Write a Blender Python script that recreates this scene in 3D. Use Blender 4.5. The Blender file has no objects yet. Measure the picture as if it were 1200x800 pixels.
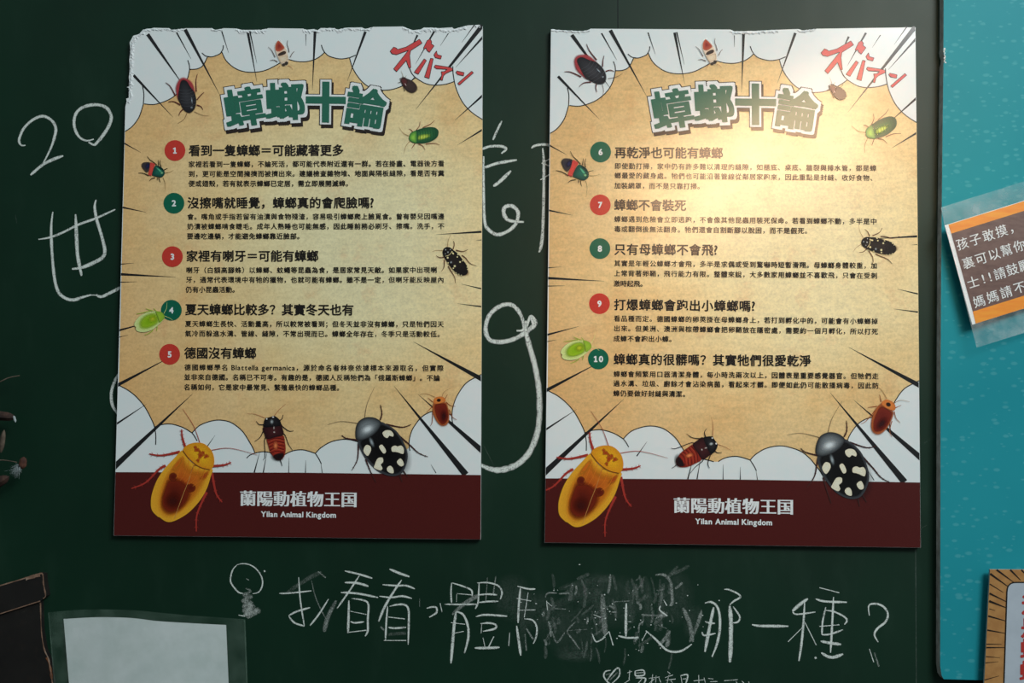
import bpy, math, random
from math import sin, cos, pi, radians, hypot, atan2
from mathutils import Vector, Matrix
from mathutils.geometry import tessellate_polygon

random.seed(7)
SC = bpy.context.scene
COL = SC.collection

# ------------------------------------------------------------------ camera
F = 1200.0                                   # focal length in pixels of the 1200x800 frame
CAM_D = 1.6563                               # metres from the board
PITCH, YAW, ROLL = 0.0605, 0.0303, 0.0004
Rx = Matrix.Rotation(PITCH, 3, 'X'); Ry = Matrix.Rotation(YAW, 3, 'Y'); Rz = Matrix.Rotation(ROLL, 3, 'Z')
RC = Rz @ Rx @ Ry                            # (wall right, wall up, depth) -> (cam right, up, forward)
RT = RC.transposed()
def to_world(v): return Vector((v[0], v[2], v[1]))
EYE = Vector((0, -CAM_D, 0))
right = to_world(RT @ Vector((1, 0, 0))); up = to_world(RT @ Vector((0, 1, 0))); fwd = to_world(RT @ Vector((0, 0, 1)))
cam = bpy.data.objects.new('camera', bpy.data.cameras.new('camera')); COL.objects.link(cam)
cam.data.sensor_width = 36; cam.data.lens = F / 1200 * 36; cam.data.clip_start = 0.05
cam.matrix_world = Matrix(((right.x, up.x, -fwd.x, EYE.x), (right.y, up.y, -fwd.y, EYE.y), (right.z, up.z, -fwd.z, EYE.z), (0, 0, 0, 1)))
SC.camera = cam
def P(x, y, h=0.0):
    """the point of the photograph (x, y) on the plane h metres in front of the board"""
    d = right * ((x - 600) / F) + up * ((400 - y) / F) + fwd
    return EYE + d * ((CAM_D - h) / d.y)

# ------------------------------------------------------------------ light
SC.view_settings.view_transform = 'Standard'; SC.view_settings.look = 'None'
SC.view_settings.gamma = 1; SC.view_settings.use_curve_mapping = False
SC.view_settings.exposure = 0.0
W = bpy.data.worlds.new('world'); SC.world = W; W.use_nodes = True
wn = W.node_tree; bg = wn.nodes['Background']        # dim room: brighter towards the ceiling and the right, dark floor
_g = wn.nodes.new('ShaderNodeTexCoord'); _d = wn.nodes.new('ShaderNodeVectorMath'); _d.operation = 'DOT_PRODUCT'
_d.inputs[1].default_value = (0.50, 0.0, 0.90); wn.links.new(_g.outputs['Generated'], _d.inputs[0])
_r = wn.nodes.new('ShaderNodeValToRGB'); _e = _r.color_ramp.elements
_e[0].position = 0.0; _e[0].color = (0.035, 0.04, 0.04, 1); _e[1].position = 0.7; _e[1].color = (0.62, 0.74, 0.78, 1)
wn.links.new(_d.outputs['Value'], _r.inputs[0]); wn.links.new(_r.outputs[0], bg.inputs[0]); bg.inputs[1].default_value = 0.85
def aim(o, target):
    o.rotation_euler = (Vector(target) - o.location).to_track_quat('-Z', 'Y').to_euler()
def lamp(name, kind, loc, target, energy, color, **kw):
    l = bpy.data.lights.new(name, kind); l.energy = energy; l.color = color
    for k, v in kw.items(): setattr(l, k, v)
    o = bpy.data.objects.new(name, l); COL.objects.link(o); o.location = loc; aim(o, target); return o
lamp('ceiling_daylight', 'AREA', (2.3, -3.1, 2.5), (-0.2, 0, 0.0), 124, (0.97, 1.0, 0.985), shape='RECTANGLE', size=1.7, size_y=1.2)
G = P(886, 188); MIR = Vector((2 * G.x - EYE.x, -CAM_D, 2 * G.z - EYE.z))
GL = G + (MIR - G) * 0.9
wl = lamp('warm_lamp', 'AREA', GL, P(915, 240), .46, (1.0, 0.62, 0.36), shape='RECTANGLE', size=0.74, size_y=0.28, spread=radians(30))
wl.rotation_euler = (wl.rotation_euler.to_matrix() @ Matrix.Rotation(radians(24), 3, 'Z')).to_euler()

# ------------------------------------------------------------------ materials
def lin(c):
    c /= 255.0
    return c / 12.92 if c < 0.04045 else ((c + 0.055) / 1.055) ** 2.4
ALB = 1.35
def K(r, g, b, k=ALB): return (min(lin(r) * k, .86), min(lin(g) * k, .86), min(lin(b) * k, .86), 1)
MATS = {}
def base_mat(name, rough=.4, spec=.5):
    m = bpy.data.materials.new(name); m.use_nodes = True
    nt = m.node_tree; b = nt.nodes['Principled BSDF']
    b.inputs['Roughness'].default_value = rough; b.inputs['Specular IOR Level'].default_value = spec
    return m, nt, b
def coords(nt, scale=(1, 1, 1), kind='Object'):
    tc = nt.nodes.new('ShaderNodeTexCoord'); mp = nt.nodes.new('ShaderNodeMapping')
    mp.inputs['Scale'].default_value = scale
    nt.links.new(tc.outputs[kind], mp.inputs[0]); return mp.outputs[0]
def noise(nt, vec, scale, detail=3, rough=.55):
    n = nt.nodes.new('ShaderNodeTexNoise'); n.inputs['Scale'].default_value = scale
    n.inputs['Detail'].default_value = detail; n.inputs['Roughness'].default_value = rough
    nt.links.new(vec, n.inputs['Vector']); return n.outputs[0]
def ramp(nt, fac, stops):
    r = nt.nodes.new('ShaderNodeValToRGB'); e = r.color_ramp.elements
    while len(e) < len(stops): e.new(.5)
    for i, (p, c) in enumerate(stops):
        e[i].position = p; e[i].color = c if len(c) == 4 else (*c, 1)
    nt.links.new(fac, r.inputs[0]); return r.outputs[0]
def mixc(nt, fac, a, b, mode='MIX'):
    n = nt.nodes.new('ShaderNodeMix'); n.data_type = 'RGBA'; n.blend_type = mode
    for v, s in ((fac, n.inputs[0]), (a, n.inputs[6]), (b, n.inputs[7])):
        if hasattr(v, 'links'): nt.links.new(v, s)
        else: s.default_value = v
    return n.outputs[2]
def g(v): return (v, v, v, 1)
PR = .195                                   # roughness of the satin printed sheets
def ink(rgb, rough=PR, var=.10, scale=900):
    """one printed colour with a little grain"""
    key = ('ink', rgb, rough, var)
    if key not in MATS:
        m, nt, b = base_mat('print_%d_%d_%d' % rgb, rough)
        v = coords(nt); f = noise(nt, v, scale, 2)
        c = mixc(nt, 1.0, K(*rgb), ramp(nt, f, [(.3, g(1 - var)), (.7, g(1 + var))]), 'MULTIPLY')
        nt.links.new(c, b.inputs['Base Color']); MATS[key] = m
    return MATS[key]
def soft(inner, outer=None, fade=1.0, mid=.55, grain=.15):
    """a printed blot: colour runs from its middle to its rim, the rim may melt into what lies under it (u = 0 middle, 1 rim)"""
    outer = outer or inner
    key = ('soft', inner, outer, fade, mid)
    if key not in MATS:
        m, nt, b = base_mat('blot_%d_%d_%d' % inner, PR)
        uv = nt.nodes.new('ShaderNodeUVMap'); sp = nt.nodes.new('ShaderNodeSeparateXYZ'); nt.links.new(uv.outputs[0], sp.inputs[0])
        c = ramp(nt, sp.outputs[0], [(mid * .35, K(*inner)), (.98, K(*outer))])
        v = coords(nt); f = noise(nt, v, 700, 3)
        c = mixc(nt, 1.0, c, ramp(nt, f, [(.3, g(1 - grain)), (.7, g(1 + grain))]), 'MULTIPLY')
        nt.links.new(c, b.inputs['Base Color'])
        if fade < 1:
            a = ramp(nt, sp.outputs[0], [(fade, g(1)), (1.0, g(0))]); nt.links.new(a, b.inputs['Alpha'])
        MATS[key] = m
    return MATS[key]

def m_parchment():
    m, nt, b = base_mat('parchment_print', PR)
    v = coords(nt)
    big = noise(nt, v, 7, 4, .6); fine = noise(nt, v, 260, 4, .7); vs = coords(nt, (1, 1, 4)); streak = noise(nt, vs, 40, 4, .65)
    c = ramp(nt, big, [(.30, K(200, 168, 116)), (.48, K(206, 186, 137)), (.68, K(208, 194, 150))])
    # the printed sheet is toned browner along its sides, like old paper
    sp = nt.nodes.new('ShaderNodeSeparateXYZ'); nt.links.new(v, sp.inputs[0])
    gt = nt.nodes.new('ShaderNodeTexGradient'); gt.gradient_type = 'SPHERICAL'
    mp = nt.nodes.new('ShaderNodeMapping'); mp.inputs['Location'].default_value = (-.22, 0, -1.02); mp.inputs['Scale'].default_value = (2.0, 0, 2.1)
    tc = nt.nodes.new('ShaderNodeTexCoord'); nt.links.new(tc.outputs['Object'], mp.inputs[0]); nt.links.new(mp.outputs[0], gt.inputs[0])
    c = mixc(nt, ramp(nt, gt.outputs[1], [(.05, g(.85)), (.65, g(0))]), c, K(193, 148, 93))
    c = mixc(nt, ramp(nt, gt.outputs[1], [(.5, g(0)), (.85, g(.75))]), c, K(203, 197, 160))
    red = noise(nt, v, 22, 5, .7)
    c = mixc(nt, ramp(nt, red, [(.55, g(0)), (.78, g(.36))]), c, K(188, 130, 86))
    c = mixc(nt, 1.0, c, ramp(nt, streak, [(.25, g(1.0)), (.75, g(1.18))]), 'MULTIPLY')
    c = mixc(nt, 1.0, c, ramp(nt, fine, [(.25, g(.82)), (.6, g(1.04))]), 'MULTIPLY')
    nt.links.new(c, b.inputs['Base Color']); return m
def m_sheet():
    m, nt, b = base_mat('white_satin_sheet', PR)
    f = noise(nt, coords(nt), 60, 3)
    nt.links.new(ramp(nt, f, [(.3, K(200, 209, 210)), (.7, K(205, 213, 214))]), b.inputs['Base Color']); return m
def m_torn():
    m, nt, b = base_mat('torn_white_foam', .8, .2)
    f = noise(nt, coords(nt), 400, 4)
    nt.links.new(ramp(nt, f, [(.3, K(185, 195, 198)), (.7, K(212, 220, 222))]), b.inputs['Base Color']); return m
def m_board():
    m, nt, b = base_mat('green_chalkboard', .46, .30)
    v = coords(nt); big = noise(nt, v, 4, 4, .6); fine = noise(nt, v, 800, 2); sm = noise(nt, coords(nt, (1, 1, .35)), 14, 5, .65)
    c = ramp(nt, big, [(.3, K(11, 40, 27, 1)), (.7, K(14, 47, 32, 1))])
    c = mixc(nt, ramp(nt, sm, [(.55, g(0)), (.85, g(.05))]), c, K(90, 125, 108, 1))
    c = mixc(nt, 1.0, c, ramp(nt, fine, [(.3, g(.88)), (.7, g(1.1))]), 'MULTIPLY')
    nt.links.new(c, b.inputs['Base Color'])
    nt.links.new(ramp(nt, sm, [(.3, g(.42)), (.7, g(.5))]), b.inputs['Roughness']); return m
def m_chalk(amount, name):
    """chalk: a dry grainy stroke that leaves specks of the board bare"""
    m, nt, b = base_mat(name, .9, .1)
    b.inputs['Base Color'].default_value = K(196, 203, 198)
    v = coords(nt); n1 = noise(nt, v, 620, 3, .7); n2 = noise(nt, coords(nt, (1, 1, .4)), 110, 4, .65)
    f = mixc(nt, .35, n1, n2)
    uv = nt.nodes.new('ShaderNodeUVMap'); sp = nt.nodes.new('ShaderNodeSeparateXYZ'); nt.links.new(uv.outputs[0], sp.inputs[0])
    edge = ramp(nt, sp.outputs[0], [(.5, g(1)), (1.0, g(.35 if amount > .8 else 0))])
    a = ramp(nt, f, [(.36 if amount > .8 else .42, g(.12 * amount)), (.50 if amount > .8 else .66, g(amount))])
    a = mixc(nt, 1.0, a, edge, 'MULTIPLY')
    nt.links.new(a, b.inputs['Alpha']); return m
def m_teal():
    m, nt, b = base_mat('teal_bubble_print', .45, .12)
    v = coords(nt, (1, 1, 1.9))
    vo = nt.nodes.new('ShaderNodeTexVoronoi'); vo.inputs['Scale'].default_value = 62; vo.inputs['Randomness'].default_value = 1
    nt.links.new(v, vo.inputs['Vector'])
    sep = nt.nodes.new('ShaderNodeSeparateColor'); nt.links.new(vo.outputs['Color'], sep.inputs[0])
    big = noise(nt, coords(nt), 3, 3)
    c = ramp(nt, big, [(.3, K(24, 122, 134)), (.7, K(32, 132, 142))])
    d = nt.nodes.new('ShaderNodeMath'); d.operation = 'DIVIDE'; nt.links.new(vo.outputs['Distance'], d.inputs[0])
    mul = nt.nodes.new('ShaderNodeMath'); mul.operation = 'MULTIPLY_ADD'; nt.links.new(sep.outputs[0], mul.inputs[0]); mul.inputs[1].default_value = .34; mul.inputs[2].default_value = .10
    nt.links.new(mul.outputs[0], d.inputs[1])
    c = mixc(nt, ramp(nt, d.outputs[0], [(.55, g(.15)), (1.0, g(0))]), c, K(120, 185, 188))
    nt.links.new(c, b.inputs['Base Color']); return m
def m_film(name='laminate_reflection_tint', col=(.34, .50, .40, 1), lo=.04, hi=.15):  # default green base colour paints in the reflection seen in the clear film
    """clear glossy laminating film"""
    m, nt, b = base_mat(name, .16, .6)
    b.inputs['Base Color'].default_value = col
    f = noise(nt, coords(nt), 30, 5, .6)
    nt.links.new(ramp(nt, f, [(.35, g(lo)), (.7, g(hi))]), b.inputs['Alpha'])
    bp = nt.nodes.new('ShaderNodeBump'); bp.inputs['Strength'].default_value = .35; bp.inputs['Distance'].default_value = .01
    nt.links.new(noise(nt, coords(nt), 22, 4), bp.inputs['Height']); nt.links.new(bp.outputs[0], b.inputs['Normal'])
    return m
def m_brown():
    m, nt, b = base_mat('brown_slate_print', .38, .5)
    f = noise(nt, coords(nt, (1, 1, 3)), 40, 5, .7)
    nt.links.new(ramp(nt, f, [(.3, K(72, 48, 42)), (.7, K(98, 74, 66))]), b.inputs['Base Color']); return m
def m_orange():
    m, nt, b = base_mat('orange_wood_print', .36, .5)
    f = noise(nt, coords(nt, (1, 1, 6)), 30, 4, .6)
    nt.links.new(ramp(nt, f, [(.3, K(204, 112, 12)), (.7, K(226, 138, 32))]), b.inputs['Base Color']); return m
def m_paper():
    m, nt, b = base_mat('white_laminated_paper', .35, .4)
    f = noise(nt, coords(nt), 18, 4)
    nt.links.new(ramp(nt, f, [(.3, K(178, 187, 187)), (.7, K(186, 193, 193))]), b.inputs['Base Color']); return m
def m_tin():
    m, nt, b = base_mat('old_dark_tin', .6, .4)
    v = coords(nt); f = noise(nt, v, 16, 6, .65); h = noise(nt, v, 90, 4)
    c = ramp(nt, f, [(.35, K(16, 14, 13, 1)), (.62, K(26, 24, 22, 1)), (.8, K(70, 66, 60, 1))])
    c = mixc(nt, ramp(nt, h, [(.55, g(0)), (.8, g(.25))]), c, K(54, 38, 27, 1))
    nt.links.new(c, b.inputs['Base Color']); return m
def m_rust():
    m, nt, b = base_mat('rusty_rim', .75, .3)
    f = noise(nt, coords(nt), 70, 5)
    nt.links.new(ramp(nt, f, [(.3, K(70, 52, 42)), (.55, K(118, 92, 76)), (.75, K(150, 140, 128))]), b.inputs['Base Color']); return m
def m_plain(name, rgb, rough=.6, rgb2=None, scale=60):
    m, nt, b = base_mat(name, rough, .35)
    f = noise(nt, coords(nt), scale, 4); r2 = rgb2 or tuple(int(x * .8) for x in rgb)
    nt.links.new(ramp(nt, f, [(.35, K(*r2)), (.65, K(*rgb))]), b.inputs['Base Color']); return m

SHEET, TORN, PARCH = m_sheet(), m_torn(), m_parchment()
BOARD = m_board(); CHALK = m_chalk(.96, 'white_chalk'); FAINT = m_chalk(.50, 'rubbed_chalk'); DUST = m_chalk(.16, 'chalk_dust')
HAZE = m_chalk(.05, 'wiped_chalk_haze')
TEAL, FILM, BROWN, ORANGE, PAPER, TIN, RUST = m_teal(), m_film(), m_brown(), m_orange(), m_paper(), m_tin(), m_rust()
FILM_CLEAR = m_film('clear_laminate_margin', (.72, .80, .80, 1), .10, .38)
BLACK = ink((30, 27, 25)); LINE = ink((30, 31, 32))
MAROON = ink((70, 24, 22)); WHITE = ink((206, 212, 212)); GREEN = ink((38, 94, 76)); SHADOW_INK = ink((42, 34, 30))
BADGE_RED = ink((178, 54, 44)); BADGE_GREEN = ink((16, 88, 66)); SFX_RED = ink((190, 66, 66))
BLUEGREY = m_plain('grey_foam_edge', (215, 210, 202), .8)

# ------------------------------------------------------------------ mesh building
class MB:
    """collects faces, each with a material, and links them as ONE mesh object"""
    def __init__(s): s.v = []; s.f = []; s.m = []; s.uv = []; s.mats = []
    def slot(s, m):
        if m not in s.mats: s.mats.append(m)
        return s.mats.index(m)
    def face(s, pts, m, us=None):
        i = len(s.v); s.v += [Vector(p) for p in pts]; s.f.append(list(range(i, i + len(pts)))); s.m.append(s.slot(m))
        s.uv.append(us or [0.0] * len(pts))
    def build(s, name, parent=None, smooth=False):
        me = bpy.data.meshes.new(name)
        off = parent_world(parent)
        vs = [v - off for v in s.v]
        me.from_pydata([tuple(v) for v in vs], [], s.f)
        for m in s.mats: me.materials.append(m)
        me.polygons.foreach_set('material_index', s.m)
        ul = me.uv_layers.new(name='UVMap'); flat = []
        for us in s.uv:
            for u in us: flat += [u, .5]
        ul.data.foreach_set('uv', flat)
        if smooth: me.polygons.foreach_set('use_smooth', [True] * len(s.f))
        me.update()
        o = bpy.data.objects.new(name, me); COL.objects.link(o)
        if parent: o.parent = parent
        return o
def parent_world(p):
    v = Vector((0, 0, 0))
    while p is not None: v += Vector(p.location); p = p.parent
    return v
def tag(o, label, cat, group=None, kind=None):
    o['label'] = label; o['category'] = cat
    if group: o['group'] = group
    if kind: o['kind'] = kind
    return o
def thing(name, loc, label, cat, group=None):
    o = bpy.data.objects.new(name, None); COL.objects.link(o); o.location = loc; o.empty_display_size = .05
    return tag(o, label, cat, group)

def curve(pts, n=5, closed=False):
    """Catmull-Rom through the points"""
    if len(pts) < 3: return [tuple(p) for p in pts]
    out = []; N = len(pts)
    for i in range(N if closed else N - 1):
        if closed: p0, p1, p2, p3 = pts[(i - 1) % N], pts[i], pts[(i + 1) % N], pts[(i + 2) % N]
        else: p0, p1, p2, p3 = pts[max(i - 1, 0)], pts[i], pts[i + 1], pts[min(i + 2, N - 1)]
        for k in range(n):
            t = k / n
            out.append(tuple(.5 * (2 * b + (c - a) * t + (2 * a - 5 * b + 4 * c - d) * t * t + (3 * b - a - 3 * c + d) * t ** 3) for a, b, c, d in zip(p0, p1, p2, p3)))
    if not closed: out.append(tuple(pts[-1]))
    return out
CLIP = []                                    # outline beyond which nothing is printed
def ident(p): return p
def poly(mb, pts, h, m, T=ident):
    """a filled flat outline, concave allowed"""
    q = [T(p) for p in pts]
    for tri in tessellate_polygon([[Vector((x, y, 0)) for x, y in q]]):
        a, b, c = (q[i] for i in tri)
        if (b[0] - a[0]) * (c[1] - a[1]) - (b[1] - a[1]) * (c[0] - a[0]) > 0: b, c = c, b
        mb.face([P(*a, h), P(*b, h), P(*c, h)], m)
def fan(mb, pts, h, m, T=ident):
    """a blot: a ring round its middle, u 0 in the middle and 1 on the rim"""
    cx = sum(p[0] for p in pts) / len(pts); cy = sum(p[1] for p in pts) / len(pts)
    n = len(pts)
    mid = [((p[0] - cx) * .6 + cx, (p[1] - cy) * .6 + cy) for p in pts]
    for i in range(n):
        j = (i + 1) % n
        mb.face([P(*T((cx, cy)), h), P(*T(mid[i]), h), P(*T(mid[j]), h)], m, [0, .6, .6])
        mb.face([P(*T(mid[i]), h), P(*T(pts[i]), h), P(*T(pts[j]), h), P(*T(mid[j]), h)], m, [.6, 1, 1, .6])
def ell(cx, cy, a, b, deg=0, n=20):
    c, s = cos(radians(deg)), sin(radians(deg))
    return [(cx + a * cos(t) * c - b * sin(t) * s, cy + a * cos(t) * s + b * sin(t) * c) for t in (2 * pi * i / n for i in range(n))]
def ribbon(mb, pts, w, h, m, T=ident, n=5, taper=None, closed=False, rag=0.0, soft_edge=False):
    """a stroke of width w (pixels) along the points; taper = (start, end) factors"""
    q = curve([T(p) for p in pts], n, closed)
    if closed: q = q + [q[0]]
    L = []; N = len(q)
    for i in range(N):
        a, b = q[max(i - 1, 0)], q[min(i + 1, N - 1)]
        if closed and i in (0, N - 1): a, b = q[-2], q[1]
        dx, dy = b[0] - a[0], b[1] - a[1]; d = hypot(dx, dy) or 1
        t = i / max(N - 1, 1); ww = w
        if taper: ww = w * (taper[0] + (taper[1] - taper[0]) * t)
        if soft_edge: ww *= .45 + .55 * min(1, 5 * min(t, 1 - t))
        if rag: ww *= 1 + random.uniform(-rag, rag)
        ww = max(ww, .05)
        L.append((q[i], (-dy / d * ww / 2, dx / d * ww / 2)))
    for (p, e), (p2, e2) in zip(L, L[1:]):
        A, B = (p[0] + e[0], p[1] + e[1]), (p[0] - e[0], p[1] - e[1]); C, D = (p2[0] + e2[0], p2[1] + e2[1]), (p2[0] - e2[0], p2[1] - e2[1])
        if soft_edge:
            mb.face([P(*A, h), P(*p, h), P(*p2, h), P(*C, h)], m, [1, 0, 0, 1])
            mb.face([P(*p, h), P(*B, h), P(*D, h), P(*p2, h)], m, [0, 1, 1, 0])
        else:
            q4 = clip([A, B, D, C], CLIP[0]) if CLIP else [A, B, D, C]
            if len(q4) > 2: mb.face([P(*v, h) for v in q4], m)
def slab(mb, pts, h0, h1, mface, medge, T=ident):
    """a board with its own thickness: outline (as seen at its face), back at h0, face at h1"""
    q = [T(p) for p in pts]
    poly(mb, q, h1, mface)
    front = [P(*p, h1) for p in q]; back = [Vector((v.x, -h0, v.z)) for v in front]
    n = len(q)
    for i in range(n):
        j = (i + 1) % n; mb.face([front[i], front[j], back[j], back[i]], medge)
    for tri in tessellate_polygon([[Vector((x, y, 0)) for x, y in q]]): mb.face([back[i] for i in tri], medge)

# ------------------------------------------------------------------ lettering (glyph outlines of the built-in font, laid out one by one)
GL_CACHE = {}
def glyph(ch):
    if ch not in GL_CACHE:
        c = bpy.data.curves.new('glyph', 'FONT'); c.body = ch; c.size = 1; c.resolution_u = 3
        o = bpy.data.objects.new('glyph', c); COL.objects.link(o)
        dg = bpy.context.evaluated_depsgraph_get()
        me = bpy.data.meshes.new_from_object(o.evaluated_get(dg))
        v = [(p.co.x, p.co.y) for p in me.vertices]; f = [tuple(p.vertices) for p in me.polygons]
        bpy.data.objects.remove(o); bpy.data.curves.remove(c); bpy.data.meshes.remove(me)
        GL_CACHE[ch] = (v, f)
    return GL_CACHE[ch]
def put_glyph(mb, ch, cx, cy, em, h, m, ang=0.0, shifts=((0, 0),), T=ident, sx=1.0, latin=False):
    """glyph with the middle of its em box at (cx, cy); shifts (pixels) thicken its strokes"""
    v, f = glyph(ch)
    if not v: return
    ca, sa = cos(ang), sin(ang)
    if latin:
        xs = [p[0] for p in v]; ox, oy = (min(xs) + max(xs)) / 2, .35
    else: ox, oy = .5, .38
    mb.step = getattr(mb, 'step', 0)
    for (dx, dy) in shifts:
        base = len(mb.v); hh = h + (mb.step % 128) * 4e-6; mb.step += 1   # overlapping copies lie a hair apart
        for (x, y) in v:
            X = (x - ox) * em * sx; Y = -(y - oy) * em
            q = T((cx + X * ca - Y * sa + dx, cy + X * sa + Y * ca + dy))
            mb.v.append(P(*q, hh))
        k = mb.slot(m)
        for fc in f:
            mb.f.append([base + i for i in fc]); mb.m.append(k); mb.uv.append([0.0] * len(fc))
def ring(r, n): return [(r * cos(2 * pi * i / n), r * sin(2 * pi * i / n)) for i in range(n)]
def square(r, a, n):
    out = []
    for i in range(n):
        for j in range(n):
            u, v = -r + 2 * r * i / (n - 1), -r + 2 * r * j / (n - 1)
            out.append((u * cos(a) - v * sin(a), u * sin(a) + v * cos(a)))
    return out
def advance(ch):
    if ch == ' ': return .33
    if ord(ch) < 0x250:
        v, _ = glyph(ch); xs = [p[0] for p in v]; return (max(xs) - min(xs)) + .13
    return 1.0
def line(mb, text, x0, y0, x1, y1, em, h, m, shifts, T=ident):
    adv = [advance(c) for c in text]; tot = sum(adv); ux, uy = (x1 - x0) / tot, (y1 - y0) / tot
    a = atan2(y1 - y0, x1 - x0); t = 0
    for c, w in zip(text, adv):
        if c != ' ':
            mid = t + w / 2
            put_glyph(mb, c, x0 + ux * mid, y0 + uy * mid, em * (1.08 if ord(c) < 0x250 else 1), h, m, a, shifts, T, latin=ord(c) < 0x250)
        t += w
def Z(x0, y0, s, pts): return [(x0 + x / s, y0 + y / s) for x, y in pts]

# ------------------------------------------------------------------ the chalkboard
brd = thing('chalkboard', (0, 0, -1.0), 'large dark green chalkboard with white chalk handwriting behind all the posters', 'chalkboard')
mb = MB()
X0, X1, Y0, Y1, D = -1.5, 1.5, -1.0, 1.05, .02
c8 = [Vector((x, y, z)) for y in (0, D) for (x, z) in ((X0, Y0), (X1, Y0), (X1, Y1), (X0, Y1))]
for q in ((0, 1, 2, 3), (7, 6, 5, 4), (0, 4, 5, 1), (1, 5, 6, 2), (2, 6, 7, 3), (3, 7, 4, 0)): mb.face([c8[i] for i in q], BOARD)
mb.build('writing_surface', brd)
mb = MB(); s = P(724, 0, 0)
mb.face([Vector((s.x - .0009, -.0002, .3)), Vector((s.x + .0009, -.0002, .3)), Vector((s.x + .0009, -.0002, Y1)), Vector((s.x - .0009, -.0002, Y1))], ink((16, 26, 22)))
mb.build('panel_seam', brd)
CH = .0004
def chalk(name, groups, mat=CHALK, label=None):
    """groups: (x0, y0, scale, default width, [stroke or (stroke, width[, material])])"""
    mb = MB()
    for x0, y0, s, w, strokes in groups:
        for k, st in enumerate(strokes):
            ww, mm = w, mat
            if isinstance(st, tuple): ww, mm = st[1], (st[2] if len(st) > 2 else mat); st = st[0]
            pts = Z(x0, y0, s, st)
            if len(pts) == 1: fan(mb, ell(pts[0][0], pts[0][1], ww / 2, ww / 2, n=10), CH, mm); continue
            ribbon(mb, pts, ww, CH + .00004 * k, mm, rag=.10, soft_edge=True, n=8, taper=(.85, 1.05))
    o = mb.build(name, brd)
    if label: o['label'] = label
    return o
A = (15, 110, 7.27, 3.4)
chalk('chalk_numeral', [(*A, [([(108, 437), (75, 438), (55, 410), (60, 365), (100, 285), (180, 215), (260, 190), (330, 225), (366, 290), (355, 370), (320, 470), (260, 590)], 3.6), ([(150, 692), (180, 665), (260, 600), (350, 555), (430, 527)], 3.8)])])
chalk('chalk_numeral', [(*A, [([(690, 385), (630, 398), (570, 370), (530, 300), (523, 220), (550, 150), (620, 105), (720, 92), (800, 120), (838, 190), (822, 265), (770, 350), (710, 422), (685, 432), (645, 410)], 4.0)])])
chalk('chalk_character', [(30, 220, 5.333, 4.0, [([(80, 322), (150, 310), (230, 280), (330, 230), (440, 190), (560, 135)], 3), [(170, 150), (160, 250), (165, 400), (180, 560), (205, 650), (250, 690), (300, 700), (350, 685), (410, 668)], ([(395, 672), (430, 670), (478, 680)], 1.2), ([(440, 668), (475, 680), (540, 650), (615, 612)], 4), ([(312, 165), (318, 300), (325, 420), (350, 550)], 4.6), ([(440, 75), (432, 120), (445, 200), (475, 300), (495, 390), (480, 435), (420, 470), (350, 498), (290, 507)], 4.4)])])
chalk('chalk_character', [(560, 130, 4.71, 4.2, [([(132, 55), (105, 110), (83, 160)], 3), ([(5, 215), (28, 208), (70, 195), (130, 195), (155, 210), (130, 235)], 3.6), ([(10, 320), (38, 312), (110, 288), (215, 270)], 3.8), ([(85, 415), (120, 390), (183, 330)], 4.4), ([(32, 250), (32, 400), (37, 600), (60, 655), (110, 682), (170, 660), (210, 620), (222, 560), (190, 525), (150, 530), (143, 565), (165, 600), (210, 610), (255, 612)], 4.8)])])
chalk('chalk_character', [(560, 130, 4.71, 3.4, [[(295, 205), (320, 190), (370, 185), (420, 195)], ([(358, 205), (364, 290), (364, 450), (359, 650), (350, 740), (338, 780)], 4), [(352, 290), (420, 250)], ([(370, 270), (375, 295), (420, 310)], 2), [(345, 380), (420, 335)]])])
chalk('chalk_numeral', [(560, 340, 3.636, 6.4, [([(165, 172), (195, 165), (185, 110), (150, 65), (100, 65), (50, 105), (33, 165), (50, 210), (100, 220), (160, 205), (215, 170), (245, 140), (225, 112), (205, 165)], 5.6), ([(205, 130), (205, 170), (215, 220), (245, 330), (262, 450), (258, 580), (225, 680), (170, 740), (100, 765), (50, 760), (5, 740)], 7.4), ([(225, 110), (238, 150)], 8)])])
chalk('chalk_numeral', [(0, 440, 5, 4, [[(700, -20), (678, 20), (656, 80), (652, 130), (662, 180), (700, 240)]])])
chalk('chalk_drawing', [(260, 650, 10, 1.7, [[(180, 115), (240, 102), (310, 110), (380, 145), (440, 210), (475, 290), (470, 370), (430, 435), (360, 455)], ([(180, 115), (130, 170), (105, 250), (105, 320), (150, 390), (200, 440), (250, 450)], 2.0), ([(195, 705), (270, 718)], 3.2), ([(285, 278), (318, 295)], 1.6), ([(500, 190)], 2.4),
    ([(280, 390), (335, 425), (255, 470), (345, 490), (245, 540), (345, 560), (255, 600), (375, 600), (250, 650), (430, 640), (260, 700), (445, 660), (300, 740)], 5.5, FAINT), ([(300, 440), (290, 560), (330, 600), (300, 700), (430, 640)], 8, FAINT)])], label='chalk drawing of a light bulb')
chalk('chalk_character', [(250, 640, 3, 2.0, [[(300, 108), (306, 190), (320, 280)], [(232, 165), (270, 164), (345, 156)], ([(265, 243), (295, 228), (340, 215)], 2.4), ([(265, 245), (285, 268), (320, 280)], 2.4), ([(345, 120), (360, 180), (385, 235), (402, 262)], 1.6, FAINT), ([(405, 185), (370, 240), (340, 278)], 2.2), ([(368, 88), (395, 110)], 5, FAINT), ([(432, 190), (402, 250), (390, 300)], 6, FAINT), ([(255, 165), (330, 115), (380, 90)], 6, DUST)])])
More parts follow.
